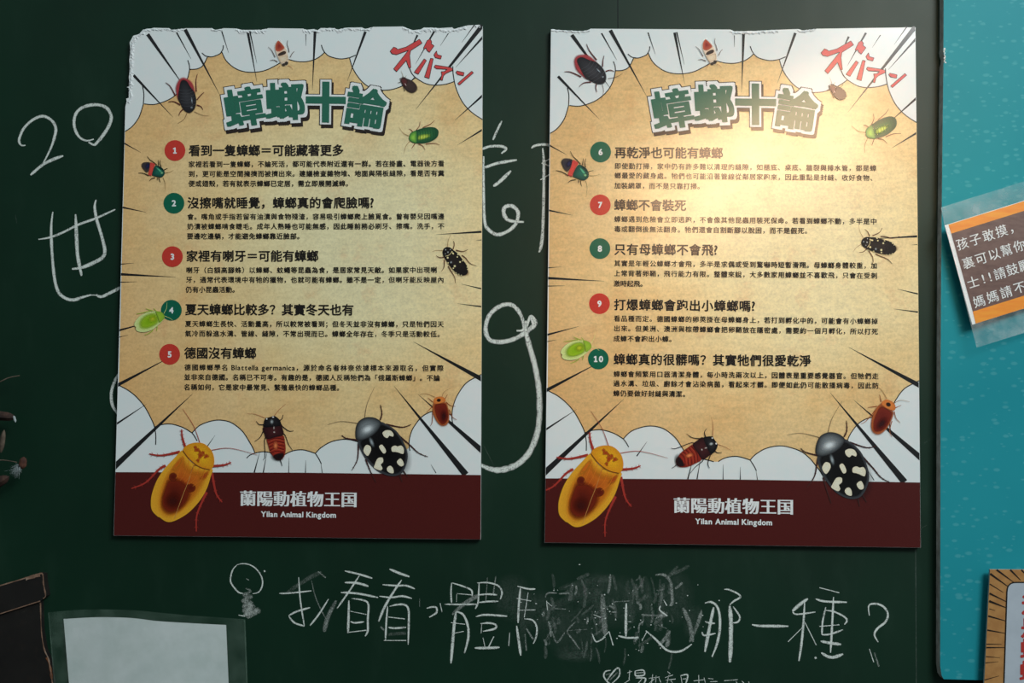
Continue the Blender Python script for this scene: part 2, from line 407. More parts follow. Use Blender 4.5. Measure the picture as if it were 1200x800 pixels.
chalk('chalk_character', [(380, 650, 6.667, 2.2, [([(160, 125), (270, 150), (375, 182)], 2.6), ([(160, 215), (260, 220), (345, 245)], 3), ([(130, 293), (250, 300), (420, 332)], 2.8), [(275, 160), (190, 290), (100, 418)], ([(192, 355), (190, 480), (185, 610)], 3), ([(215, 340), (310, 355), (345, 390), (340, 500), (340, 590), (320, 635)], 2.6), [(205, 440), (330, 465)], [(205, 520), (240, 530), (310, 522)], ([(185, 605), (330, 588)], 2.6)])])
chalk('chalk_character', [(380, 650, 6.667, 2.4, [([(510, 110), (580, 140), (665, 170)], 3.2), [(455, 232), (560, 240), (640, 240), (708, 265)], [(430, 322), (520, 332), (610, 322), (685, 340)], ([(605, 195), (540, 290), (470, 410), (425, 520)], 3), [(495, 400), (485, 520), (478, 670)], ([(510, 402), (570, 388), (630, 390), (658, 430), (660, 550), (655, 700)], 2.6), ([(500, 485), (630, 500)], 2.6), ([(500, 565), (550, 572), (640, 565)], 2.6), ([(465, 668), (640, 668)], 2.6), ([(440, 560), (470, 590)], 6, FAINT), ([(745, 340), (745, 405)], 1.4, FAINT), ([(500, 620), (640, 610)], 10, DUST)])])
chalk('chalk_mark', [(500, 660, 6.667, 2.4, [[(0, 350), (40, 340), (75, 345), (75, 385), (20, 420)], [(105, 310), (120, 380)]])])
chalk('chalk_character', [(500, 660, 6.667, 2.2, [[(195, 150), (190, 230), (195, 310)], [(200, 152), (290, 180), (350, 210), (355, 255)], [(235, 235), (350, 245)], ([(235, 240), (232, 300)], 1.6), [(140, 318), (250, 320), (390, 318)], ([(230, 380), (215, 480), (203, 620), (190, 780)], 3.8), ([(230, 375), (285, 400), (320, 480), (325, 580), (295, 700)], 3), [(190, 462), (300, 475)], [(215, 545), (290, 530)], ([(200, 400), (300, 310), (420, 240)], 6, FAINT),
    [(395, 152), (480, 150), (560, 175), (588, 225), (575, 280)], [(410, 150), (405, 260), (400, 310), (380, 355)], ([(475, 110), (462, 290)], 3, FAINT), ([(540, 100), (520, 240)], 4, FAINT), [(410, 245), (480, 240), (550, 245)], [(405, 305), (480, 297), (560, 295)], ([(385, 415), (440, 402), (520, 403), (630, 412)], 2.6), ([(420, 470), (490, 465), (540, 480), (530, 510), (440, 530)], 2.6), [(430, 475), (425, 545)], [(440, 580), (455, 650)], ([(525, 570), (485, 650)], 3), ([(375, 660), (470, 660), (570, 655)], 3.4)])])
chalk('chalk_character', [(590, 650, 6.15, 2.2, [[(100, 225), (180, 245), (230, 245)], [(95, 313), (200, 332)], [(110, 398), (230, 396)], ([(122, 240), (110, 370), (105, 490)], 2.8), [(178, 270), (150, 450)], [(150, 460), (210, 470), (240, 520), (235, 590), (215, 640)], ([(95, 510), (110, 620), (125, 725)], 3.2), ([(165, 530), (215, 610)], 5, FAINT), ([(155, 570), (165, 690)], 5, FAINT), ([(45, 560), (38, 655)], 2.2)])])
chalk('chalk_character', [(590, 650, 6.15, 2.2, [([(300, 310), (320, 275), (385, 275)], 2.2, FAINT), [(310, 330), (318, 400)], ([(315, 340), (350, 370)], 2), ([(380, 360), (370, 385), (450, 390)], 2, FAINT), ([(350, 550), (385, 630), (440, 560)], 2.6, FAINT), ([(305, 610), (340, 550)], 2.6, FAINT), ([(520, 480), (460, 550), (500, 610), (550, 680)], 2.4, FAINT), ([(640, 570), (670, 625), (735, 590)], 1.8), ([(650, 430), (700, 450)], 2.2), ([(460, 545), (600, 535)], 1.4, FAINT), ([(400, 280), (480, 275)], 6, FAINT)])])
chalk('chalk_character', [(690, 660, 6.667, 2.2, [([(105, 240), (115, 400), (130, 560)], 8, FAINT), ([(160, 535), (190, 640)], 3.2), [(110, 580), (160, 530)], ([(200, 300), (320, 292)], 2.4, FAINT), ([(293, 310), (290, 440), (290, 570)], 3.4), ([(230, 565), (300, 580), (390, 578)], 2.6), ([(370, 295), (405, 330), (400, 360)], 4, FAINT), ([(410, 400), (480, 405), (610, 410)], 3, FAINT), ([(430, 450), (395, 480), (390, 540)], 2.6, FAINT), ([(395, 540), (395, 680)], 2, DUST), [(415, 605), (455, 530)], ([(445, 525), (520, 590), (600, 670), (660, 690), (730, 680), (805, 630)], 2.8), ([(520, 90), (590, 90), (635, 140), (650, 220), (650, 310), (630, 330)], 4.6, FAINT), ([(530, 210), (580, 205)], 3, FAINT), ([(560, 330), (555, 365), (615, 410)], 2), ([(585, 285), (610, 330)], 3), ([(540, 480), (610, 510)], 3, FAINT), ([(175, 380), (215, 380)], 1.4), ([(300, 455), (330, 455)], 1.6), ([(160, 330), (200, 350)], 8, FAINT)])])
chalk('chalk_character', [(800, 670, 7.27, 2.4, [([(190, 265), (240, 255), (290, 290), (315, 370), (315, 500), (290, 620), (250, 722)], 3.2), ([(265, 300), (235, 440), (190, 680)], 4), [(190, 420), (230, 435), (275, 437)], [(165, 510), (185, 540), (280, 522)], [(355, 147), (400, 152), (470, 185), (490, 215), (440, 245), (400, 280)], ([(400, 285), (410, 400), (410, 600), (403, 770)], 5.4), [(430, 295), (470, 350), (488, 390), (470, 425), (430, 433)]])])
chalk('chalk_character', [(800, 670, 7.27, 3.4, [([(590, 448), (640, 457), (700, 460), (760, 460), (820, 461), (900, 462)], 3.4)])])
chalk('chalk_character', [(910, 670, 6.667, 2.4, [([(245, 208), (180, 255), (125, 305)], 4.4), ([(125, 310), (160, 330), (305, 312)], 2), ([(220, 230), (210, 400), (195, 560), (175, 695)], 3), [(205, 430), (90, 545)], [(220, 390), (310, 570)], ([(335, 122), (490, 162)], 2.6), ([(305, 210), (380, 230), (550, 236)], 2.8), ([(445, 195), (435, 400), (422, 630)], 2.8), [(385, 275), (360, 390), (355, 490)], [(380, 298), (450, 310), (530, 350), (550, 380), (530, 410)], ([(335, 425), (490, 412)], 2.8), [(355, 490), (420, 485), (520, 450)], ([(345, 540), (420, 555), (505, 565)], 3.6), ([(350, 630), (400, 660), (450, 665), (520, 640)], 4), ([(305, 670)], 3)])])
chalk('chalk_mark', [(910, 670, 6.667, 2.8, [[(725, 340), (722, 262), (780, 248), (840, 275), (870, 330), (850, 390), (790, 440), (765, 490), (795, 548)], ([(725, 600), (760, 705)], 2.2), ([(765, 630), (800, 740)], 5, FAINT)])])
B = (700, 770, 6.316, 2.0)
chalk('chalk_drawing', [(*B, [[(100, 95), (60, 105), (48, 140), (75, 180), (100, 200)], [(100, 200), (160, 140), (163, 85), (140, 85), (100, 130), (70, 175)], ([(90, 170), (150, 110)], 5, FAINT), ([(60, 130), (95, 120)], 5, FAINT)])], label='chalk drawing of a heart')
for gset in ([[(240, 95), (235, 165)], [(222, 115), (256, 103)], [(195, 195), (240, 165)], [(280, 100), (340, 95), (345, 130), (285, 135), (280, 100)], [(285, 116), (345, 112)], [(285, 152), (355, 155), (345, 195)], [(300, 195), (330, 160)]],
             [[(380, 155), (460, 145)], [(410, 125), (400, 195)], [(435, 135), (432, 190)], [(385, 190), (420, 160)], [(455, 150), (470, 185)]],
             [[(500, 150), (560, 130)], [(520, 105), (540, 122)], [(505, 168), (580, 160)], [(530, 130), (515, 195)], [(540, 165), (560, 195)]],
             [[(615, 135), (668, 130), (655, 195)], [(618, 138), (628, 195)], [(630, 160), (658, 158)]],
             [[(712, 174), (790, 165)], [(750, 130), (752, 195)], [(790, 150), (800, 190)]],
             [[(820, 155), (858, 160)], [(835, 180), (890, 178)]], [[(938, 173), (1040, 165)], [(1025, 180), (1035, 190)], [(1070, 175), (1085, 190)], [(1118, 180), (1125, 190)]]):
    chalk('chalk_character', [(*B, gset)], mat=CHALK)
mb = MB()                                   # wiped chalk dust between the words, with stray specks
for k in range(80):                         # scrubbed strokes left by a dry eraser
    x, y = random.uniform(636, 800), random.uniform(672, 762); l = random.uniform(6, 24); a = random.choice((pi / 2, pi / 2, pi / 2, -.7)) + random.gauss(0, .15)
    ribbon(mb, [(x, y), (x + l * .5 * cos(a) + 1, y + l * .5 * sin(a)), (x + l * cos(a), y + l * sin(a))], random.uniform(1.6, 5.5), CH + .0002 + k * 1e-6, FAINT if k % 7 == 0 else DUST, soft_edge=True)
for (x, y, a, b, d) in ((628, 715, 34, 26, 0), (668, 735, 46, 34, 10), (722, 705, 52, 34, 0), (790, 700, 26, 36, 0), (812, 728, 12, 22, 15), (676, 765, 30, 12, 0), (690, 690, 30, 18, -30), (600, 700, 26, 30, 0)):
    fan(mb, ell(x, y, a, b, d), CH + .0003, HAZE)
for (x0, y0, x1, y1, w) in ((640, 716, 690, 690, 12), (655, 690, 720, 676, 10), (700, 690, 705, 750, 14), (735, 680, 740, 730, 10), (755, 675, 760, 735, 12), (775, 690, 770, 740, 10), (655, 770, 690, 768, 10), (800, 712, 812, 752, 6), (822, 716, 808, 752, 5), (610, 690, 612, 760, 10)):
    ribbon(mb, [(x0, y0), ((x0 + x1) / 2 + 2, (y0 + y1) / 2 - 2), (x1, y1)], w, CH + .00034, FAINT if w < 9 else HAZE, soft_edge=True)
for k in range(60):
    x, y = random.gauss(715, 60), random.gauss(722, 26); fan(mb, ell(x, y, random.uniform(.4, 1.2), random.uniform(.4, .9), n=8), CH + .0004, CHALK)
o = mb.build('chalk_dust', brd); o['kind'] = 'stuff'
for (x0, y0, x1, y1) in ((1078, 68, 1085, 65), (1085, 20, 1094, 16), (1080, 198, 1086, 196), (1078, 620, 1086, 615), (1081, 175, 1090, 178), (18, 252, 20, 262), (590, 425, 598, 430), (566, 520, 580, 548), (1082, 520, 1095, 510)):
    mb = MB(); ribbon(mb, [(x0, y0), (x1, y1)], 1.2, CH, DUST, soft_edge=True); mb.build('scratch', brd)
mb = MB(); ribbon(mb, [(1073, 644), (1073.4, 720), (1074, 830)], 1.1, CH, DUST, soft_edge=True); mb.build('scratch', brd)

# ------------------------------------------------------------------ insects of the prints, drawn in pixels of the left sheet
SP = lambda pts: curve(pts, 4, True)
INSECTS = {}
def insect(key, z, legs, antennae, shapes, leg_col, leg_w, ant_col, right_axis, left_axis, desc, spines=0):
    INSECTS[key] = dict(z=z, legs=legs, ant=antennae, shapes=shapes, leg=ink(leg_col), lw=leg_w, antm=ink(ant_col), R=right_axis, L=left_axis, desc=desc, spines=spines)
insect('dark', (185, 80, 11.43),
    [[(103, 190), (165, 240), (235, 365)], [(140, 450), (215, 445), (300, 490)], [(280, 635), (300, 585), (335, 550)], [(530, 75), (510, 170), (515, 310)], [(620, 320), (570, 365), (525, 420)], [(605, 555), (575, 510), (520, 490)]],
    [[(265, 740), (350, 680), (390, 600)], [(680, 635), (590, 625), (490, 580)]],
    [('body', [(330, 110), (270, 150), (230, 250), (240, 350), (280, 440), (430, 470), (500, 380), (505, 300), (470, 190), (400, 130)], soft((140, 40, 44), (150, 56, 60), .82)),
     ('body', [(335, 150), (300, 180), (280, 280), (265, 400), (300, 480), (340, 555), (400, 600), (450, 595), (500, 540), (520, 440), (500, 330), (440, 250), (390, 170)], soft((50, 50, 54), (26, 24, 27), .93)),
     *[('stripe', [(285 + k * 6, 290 + k * 42), (385 + k * 6, 300 + k * 42), (470 + k * 8, 268 + k * 42)], ink((66, 66, 70)), .4) for k in range(6)],
     ('body', ell(455, 430, 12, 60, -8), soft((135, 145, 152), (80, 84, 90), .3)), ('body', ell(452, 525, 26, 22, 0), soft((110, 116, 122), (60, 62, 66), .3))],
    (84, 34, 32), 1.3, (96, 66, 44), ((675.3, 66.8), (709, 97)), ((213.9, 91.4), (222.6, 132.5)), 'dark cockroach with a red rim')
insect('banded', (300, 40, 16),
    [[(230, 240), (285, 290), (330, 370), (360, 430)], [(260, 490), (340, 485), (405, 520)], [(595, 110), (585, 190), (610, 270), (620, 340)], [(720, 320), (680, 360), (640, 430)]], [[(400, 690), (410, 640), (450, 590)], [(690, 660), (650, 610), (600, 590)]],
    [('body', [(400, 110), (345, 200), (350, 310), (400, 440), (470, 570), (540, 605), (605, 570), (620, 450), (590, 300), (510, 180), (440, 110)], soft((212, 178, 150), (216, 196, 180), .8)),
     ('body', [(400, 125), (362, 200), (365, 310), (440, 330), (540, 265), (490, 180), (430, 120)], soft((132, 42, 34), (178, 84, 58), .8)),
     ('body', [(405, 390), (425, 412), (500, 395), (560, 365), (560, 325), (520, 315), (440, 350)], soft((44, 40, 38), (70, 48, 34), .9)),
     ('body', [(415, 430), (450, 510), (480, 545), (590, 500), (590, 390), (500, 405)], soft((204, 190, 166), (196, 172, 142), .8)),
     ('head', ell(520, 570, 38, 27, -10), soft((46, 42, 38), (60, 50, 42), .85)), ('head', ell(570, 545, 40, 33, -30), soft((40, 38, 34), (60, 50, 42), .85))],
    (96, 78, 72), .9, (172, 120, 80), ((825.6, 45.4), (837.5, 76.2)), ((325, 46.9), (335, 77.5)), 'small cream cockroach with a red tail')
insect('brown', (465, 80, 8), [[(10, 135), (35, 130)], [(135, 115), (165, 85)], [(60, 175), (75, 215)], [(40, 90), (25, 100)]], [[(40, 20), (52, 50), (60, 80)], [(90, 65), (80, 85)]],
    [('body', [(28, 110), (40, 84), (65, 76), (95, 92), (150, 115), (192, 160), (196, 205), (155, 236), (105, 222), (62, 180), (42, 140)], soft((62, 46, 42), (48, 36, 32), .86)),
     ('body', [(34, 105), (60, 84), (92, 100), (104, 130), (78, 180), (46, 140)], soft((84, 36, 36), (60, 34, 32), .7)), ('body', ell(82, 152, 5, 22, -32), soft((200, 180, 176), (120, 84, 80), .3))],
    (70, 54, 46), .7, (150, 130, 100), ((973, 99.6), (990, 116.5)), ((470.6, 91.3), (486.9, 108.1)), 'small dark brown cockroach')
insect('green', (465, 80, 8),
    [[(113, 568), (132, 575), (152, 597)], [(218, 497), (212, 540), (180, 582)], [(355, 488), (315, 522), (243, 556)], [(140, 750), (150, 735), (170, 705)], [(267, 767), (243, 727), (203, 706)], [(402, 716), (345, 702), (272, 710)]], [[(18, 548), (60, 605), (112, 632)], [(68, 795), (85, 730), (120, 685)]],
    [('body', [(112, 645), (130, 605), (180, 580), (260, 555), (340, 550), (385, 572), (394, 610), (372, 655), (300, 693), (220, 705), (150, 696), (120, 675)], soft((50, 108, 56), (24, 66, 44), .97)),
     ('body', [(185, 640), (230, 615), (310, 612), (320, 640), (260, 668), (190, 676)], soft((178, 196, 74), (110, 156, 60), .45)),
     ('head', [(114, 645), (132, 606), (182, 586), (188, 640), (186, 700), (150, 694), (121, 675)], soft((128, 182, 66), (38, 100, 48), .97)),
     *[('stripe', [(x, 570 - (x - 200) * .1), (x + 10, 630), (x + 4, 690 - (x - 200) * .18)], ink((26, 74, 46)), .45) for x in (188, 212, 238, 262, 286, 310, 334, 358)]],
    (122, 70, 52), .9, (140, 100, 62), ((1014.8, 156.5), (1050.3, 140)), ((479.6, 160.3), (514, 154)), 'metallic green cockroach')
insect('tricolour', (150, 175, 16),
    [([(360, 125), (410, 190), (480, 240), (540, 290)]), [(195, 440), (290, 447), (390, 490)], [(568, 200), (572, 300)], [(605, 195), (600, 260), (622, 325)], [(745, 353), (690, 375), (670, 395)], [(400, 592), (440, 550), (510, 528)], [(550, 575), (552, 530)], [(608, 612), (590, 575), (580, 530)]], [[(850, 390), (780, 425), (695, 440)], [(698, 760), (692, 620), (655, 525)]],
    [('body', [(248, 310), (262, 255), (320, 230), (420, 240), (432, 330), (380, 425), (340, 432), (285, 375)], soft((42, 40, 52), (60, 52, 46), .85)),
     ('body', ell(370, 310, 45, 75, 20), soft((26, 30, 66), (40, 40, 52), .4)),
     ('body', [(420, 245), (460, 252), (508, 278), (480, 350), (445, 488), (410, 492), (378, 468), (405, 350)], soft((196, 68, 58), (180, 60, 54), .95)),
     ('body', [(505, 305), (560, 300), (640, 342), (685, 405), (690, 460), (650, 512), (600, 525), (520, 508), (450, 478), (470, 380)], soft((26, 92, 78), (16, 52, 46), .95)),
     ('body', [(500, 325), (545, 325), (660, 420), (648, 448), (610, 445)], soft((78, 158, 122), (34, 108, 90), .4)), ('head', ell(635, 440, 38, 34), soft((118, 170, 124), (40, 100, 76), .3)),
     ('stripe', [(565, 318), (610, 350), (655, 385)], ink((16, 30, 30)), 1.0)],
    (62, 52, 34), 1.1, (120, 100, 60), ((657.6, 188.6), (690, 206.6)), ((165.6, 193.1), (193.1, 203.1)), 'cockroach with navy tail, red band and green front')
insect('spotted', (505, 275, 13.33),
    [[(352, 95), (366, 150), (345, 225)], [(578, 230), (500, 260), (390, 240)], [(712, 482), (610, 445), (540, 360), (480, 320)], [(82, 325), (140, 355), (225, 345)], [(165, 572), (205, 500), (212, 390)], [(382, 755), (370, 660), (310, 560), (268, 490)]], [[(312, -5), (272, 85), (260, 185)], [(12, 268), (90, 242), (182, 246)]],
    [('body', ell(545, 580, 70, 55, 45), soft((90, 60, 40), (150, 110, 70), .25)),
     ('body', [(180, 260), (196, 215), (240, 188), (300, 195), (350, 235), (430, 300), (500, 390), (566, 480), (582, 570), (550, 628), (480, 640), (400, 600), (320, 520), (250, 420), (200, 340), (182, 290)], soft((34, 28, 26), (22, 19, 18), .97)),
     *[('spot', ell(x, y, a, b, d), soft((220, 204, 160), (190, 172, 124), .6)) for x, y, a, b, d in ((345, 290, 14, 24, -40), (328, 265, 10, 14, 0), (262, 358, 18, 20, 0), (422, 308, 11, 18, -30), (412, 346, 14, 14, 0), (455, 425, 17, 17, 0), (372, 490, 21, 21, 0), (350, 522, 14, 14, 0), (492, 405, 9, 15, -20), (268, 438, 13, 13, 0), (555, 462, 10, 10, 0), (568, 505, 12, 12, 0), (572, 540, 10, 10, 0), (394, 595, 11, 11, 0), (435, 618, 11, 11, 0), (475, 632, 11, 11, 0), (352, 566, 10, 10, 0))],
     *[('spot', ell(x, y, r, r * 1.2, 30), soft((150, 155, 155), (60, 60, 62), .3)) for x, y, r in ((230, 235, 16), (266, 272, 18), (302, 232, 12), (225, 298, 12), (315, 430, 22))],
     ('stripe', [(225, 335), (285, 315), (335, 258)], ink((196, 180, 132)), .6)],
    (86, 52, 36), 1.05, (140, 104, 70), ((1010, 284.2), (1051.5, 291)), ((520, 292.3), (548.5, 320.8)), 'black cockroach speckled with cream dots')
insect('lime', (145, 340, 11.43),
    [[(170, 318), (260, 300), (355, 278)], [(295, 243), (345, 262), (420, 285)], [(278, 602), (340, 575), (390, 535)], [(440, 545), (450, 485)], [(400, 240), (440, 285)]], [[(580, 160), (572, 240), (540, 310)], [(655, 400), (620, 375), (550, 345)]],
    [('body', [(132, 470), (146, 416), (206, 345), (300, 296), (400, 276), (480, 283), (534, 310), (548, 360), (522, 412), (462, 472), (380, 536), (280, 568), (198, 562), (152, 532)], soft((130, 118, 60), (110, 92, 50), .85)),
     ('body', [(140, 470), (152, 420), (210, 350), (300, 300), (400, 280), (480, 285), (530, 310), (545, 360), (520, 410), (460, 470), (380, 530), (280, 560), (200, 555), (160, 525), (165, 495)], soft((142, 170, 46), (192, 202, 138), .98)),
     ('body', [(195, 460), (218, 390), (300, 318), (420, 288), (490, 350), (482, 430), (400, 490), (300, 525), (220, 515)], soft((122, 162, 22), (144, 174, 40), .6)),
     ('body', ell(385, 385, 75, 58, -25), soft((168, 176, 40), (132, 166, 30), .05)),
     ('head', [(428, 285), (490, 285), (535, 318), (546, 368), (505, 418), (478, 430), (455, 360)], soft((140, 174, 50), (122, 156, 46), .95)), ('stripe', [(428, 285), (452, 350), (478, 430)], ink((96, 120, 34)), .7)],
    (148, 166, 62), 1.1, (196, 206, 130), ((656.9, 413.2), (692.8, 403)), ((157.2, 381.1), (192.2, 368)), 'lime green cockroach with pale wing edge')
insect('hissing', (290, 470, 10),
    [[(103, 233), (135, 270), (192, 275)], [(85, 470), (150, 420), (192, 335)], [(183, 690), (206, 640), (200, 455), (222, 425)], [(418, 155), (405, 205), (365, 230)], [(542, 346), (480, 345), (390, 278)], [(528, 573), (480, 500), (440, 395), (405, 380)], [(407, 758), (395, 715), (380, 680)]], [[(-5, 143), (90, 152), (205, 195)], [(448, 33), (370, 100), (315, 170)]],
    [('body', ell(348, 655, 88, 55, 10), soft((30, 30, 32), (50, 50, 52), .2)),
     ('body', [(222, 430), (240, 520), (262, 590), (310, 660), (350, 690), (400, 685), (438, 640), (452, 560), (442, 470), (420, 395), (310, 400)], soft((150, 42, 30), (120, 38, 28), .93)),
     *[('stripe', [(242 + k * 8, 478 + k * 38), (330, 448 + k * 38), (438 - k * 3, 466 + k * 38)], ink((164, 66, 42)), .6) for k in range(4)],
     *[('stripe', [(238 + k * 8, 462 + k * 38), (335, 430 + k * 38), (438 - k * 3, 450 + k * 38)], ink((84, 22, 20)), .7) for k in range(5)],
     ('body', [(300, 635), (325, 680), (370, 693), (412, 672), (432, 612), (370, 605)], soft((24, 16, 18), (40, 18, 18), .8)),
     ('body', [(188, 295), (195, 380), (228, 446), (330, 422), (425, 392), (412, 310), (385, 262)], soft((62, 28, 30), (36, 18, 20), .95)),
     ('head', [(208, 198), (190, 255), (192, 302), (290, 302), (392, 282), (386, 230), (348, 188), (310, 170), (270, 182), (232, 192)], soft((34, 33, 36), (18, 16, 18), .97)),
     ('head', ell(285, 240, 28, 36, 0), soft((150, 158, 160), (60, 62, 66), .2)), ('head', ell(226, 206, 8, 9), soft((210, 206, 200))), ('head', ell(300, 185, 11, 9), soft((206, 200, 196))),
     ('body', ell(310, 312, 12, 26, 5), soft((170, 160, 156), (80, 50, 50), .2)), ('body', ell(314, 362, 18, 14, 0), soft((190, 176, 170), (90, 60, 56), .2)), ('body', ell(330, 520, 40, 70, 0), soft((216, 116, 70), (150, 52, 34), .1))],
    (30, 28, 30), 1.1, (146, 78, 52), ((838.6, 516), (793, 542.7)), ((316.5, 488), (327, 538.5)), 'dark hissing cockroach with a red abdomen')
insect('domino', (380, 450, 6.154),
    [[(405, 148), (416, 210), (403, 258)], [(627, 290), (560, 310), (445, 288)], [(748, 523), (680, 495), (620, 440), (540, 372)], [(125, 368), (160, 390), (245, 402)], [(198, 622), (240, 540), (246, 425)], [(372, 708), (330, 620), (298, 540)], [(604, 670), (570, 625)], [(562, 705), (545, 655)]], [[(362, 22), (310, 140), (292, 242)], [(22, 292), (120, 268), (240, 282)]],
    [('body', ell(478, 490, 140, 205, -32, 28), soft((22, 22, 24), (30, 30, 32), .3)),
     ('body', [(243, 405), (270, 490), (310, 552), (380, 622), (450, 657), (510, 662), (562, 640), (594, 575), (602, 500), (574, 420), (522, 338), (445, 285), (400, 275), (340, 340)], soft((16, 15, 16), (52, 54, 58), .99, .95)),
     ('body', [(258, 410), (284, 490), (322, 550), (386, 612), (450, 645), (508, 652), (554, 632), (584, 572), (592, 500), (566, 424), (516, 346), (445, 297), (400, 290), (340, 350)], soft((12, 11, 12), (20, 19, 20), .9)),
     ('head', [(224, 372), (228, 310), (250, 265), (300, 238), (360, 240), (404, 264), (412, 288), (384, 338), (334, 380), (272, 406), (236, 402)], soft((128, 136, 140), (30, 31, 33), .98)),
     ('head', ell(312, 325, 72, 44, -28), soft((190, 197, 200), (110, 116, 120), .25)), ('body', ell(342, 418, 18, 48, -22), soft((136, 146, 150), (30, 31, 33), .2)),
     *[('spot', curve(q, 2, True), soft((214, 206, 186), (204, 196, 172), .97)) for q in ([(420, 350), (445, 332), (480, 335), (500, 360), (495, 378), (470, 372), (455, 388), (432, 378)], [(282, 478), (300, 440), (330, 445), (338, 475), (318, 515), (300, 510)], [(395, 450), (415, 435), (440, 465), (445, 490), (428, 500), (410, 480)], [(485, 455), (510, 442), (530, 448), (555, 442), (574, 465), (570, 502), (535, 493), (510, 488), (488, 485)], [(362, 585), (385, 535), (420, 530), (425, 560), (408, 580), (420, 605), (404, 622), (360, 604)], [(455, 600), (475, 588), (495, 605), (500, 640), (470, 638), (452, 620)], [(525, 555), (550, 535), (570, 560), (572, 585), (550, 592), (530, 575)])]],
    (60, 34, 32), 1.6, (72, 52, 42), ((966, 509.2), (997.5, 584)), ((423.9, 492.2), (461.2, 557.2)), 'black cockroach with seven white patches', 4)
insect('russet', (485, 445, 10),
    [[(165, 208), (222, 258)], [(150, 378), (215, 315)], [(192, 542), (215, 490), (222, 360)], [(395, 170), (362, 228)], [(488, 310), (430, 300), (378, 258)], [(504, 468), (450, 430), (415, 345)]], [[(70, 180), (90, 164), (160, 165), (248, 202)], [(440, 95), (360, 135), (330, 195)]],
    [('body', [(222, 268), (212, 350), (236, 440), (286, 520), (340, 550), (394, 532), (420, 470), (420, 380), (394, 280), (362, 252), (250, 262)], soft((138, 58, 30), (156, 84, 44), .86)),
     ('body', [(242, 285), (246, 380), (278, 470), (330, 532), (384, 502), (410, 420), (388, 300), (350, 265)], soft((92, 26, 18), (112, 36, 22), .8)), ('body', ell(350, 425, 50, 90, 5), soft((48, 16, 16), (100, 28, 20), .2)),
     ('head', [(228, 270), (240, 215), (290, 194), (346, 200), (376, 240), (352, 264), (280, 280)], soft((206, 122, 56), (186, 104, 50), .92)), ('head', ell(292, 238, 27, 22, -10), soft((32, 20, 16), (60, 34, 20), .75))],
    (140, 78, 46), .9, (150, 112, 70), ((1045, 470.2), (1024, 507.8)), ((515, 464.5), (519.5, 499.5)), 'russet cockroach with an orange shield')
insect('golden', (150, 480, 5.333),
    [[(335, 122), (340, 175), (362, 245)], [(132, 275), (210, 285), (325, 262)], [(20, 492), (110, 455), (190, 375), (235, 348)], [(645, 328), (600, 345), (525, 352)], [(588, 577), (550, 520), (525, 395)], [(427, 760), (430, 660), (470, 560), (492, 515)]], [[(342, -5), (410, 100), (450, 208)], [(810, 282), (640, 240), (522, 252)]],
    [('body', [(345, 250), (290, 300), (230, 365), (180, 440), (150, 520), (142, 580), (150, 630), (185, 668), (196, 672), (240, 700), (290, 695), (370, 650), (440, 580), (490, 500), (520, 410), (526, 368), (440, 350), (380, 310)], soft((188, 112, 26), (206, 150, 40), .99)),
     ('wing', [(340, 285), (262, 365), (212, 455), (186, 560), (192, 635), (240, 680), (330, 645), (418, 560), (478, 470), (505, 385), (430, 365), (370, 325)], soft((164, 72, 22), (192, 112, 30), .6)),
     ('wing', [(250, 425), (224, 480), (200, 560), (205, 625), (250, 662), (310, 648), (372, 590), (402, 510), (360, 445), (300, 418)], soft((78, 22, 13), (112, 36, 16), .72)),
     ('wing', ell(282, 570, 62, 60), soft((56, 16, 12), (96, 28, 16), .2)), ('wing', ell(282, 420, 28, 30), soft((84, 24, 12), (104, 36, 16), .75)), ('wing', ell(392, 488, 34, 30), soft((84, 24, 12), (104, 36, 16), .75)),
     ('wing', [(440, 430), (500, 375), (515, 380), (490, 430), (455, 445)], soft((150, 62, 22), (190, 110, 30), .3)), ('wing', [(262, 380), (330, 290), (350, 300), (300, 380)], soft((176, 88, 24), (200, 126, 34), .3)),
     ('stripe', [(410, 345), (400, 375), (380, 440), (340, 540), (290, 680)], ink((176, 128, 70)), .55), ('stripe', [(440, 352), (412, 350), (395, 395)], ink((110, 56, 24)), .45),
     *[('stripe', [(350 + k * 34, 300 + k * 13), (322 + k * 34, 380 + k * 14), (300 + k * 26, 430 + k * 12)], ink((196, 112, 34)), .4) for k in range(5)],
     ('head', [(343, 255), (368, 220), (420, 204), (475, 211), (520, 250), (539, 300), (536, 350), (510, 374), (450, 357), (390, 312)], soft((214, 158, 30), (196, 128, 28), .98)),
     ('stripe', [(343, 255), (388, 313), (450, 358), (512, 374)], ink((110, 60, 26)), .9),
     *[('head', curve([(cx + r * cos(t) * (1 + .35 * sin(3 * t + s)), cy + r * sin(t) * (1 + .3 * cos(2 * t + s))) for t in (2 * pi * i / 10 for i in range(10))], 2, True), soft((140, 50, 20), (176, 96, 28), .55)) for cx, cy, r, s in ((432, 250, 20, 0), (488, 290, 18, 1), (452, 286, 22, 2), (420, 236, 12, 3), (438, 318, 13, 4), (470, 268, 14, 5), (448, 262, 10, 2))]],
    (148, 48, 40), 2.8, (150, 64, 52), ((717, 522.8), (673, 617.3)), ((238.1, 519.4), (195, 611.3)), 'large golden cockroach at the lower left corner', 7)

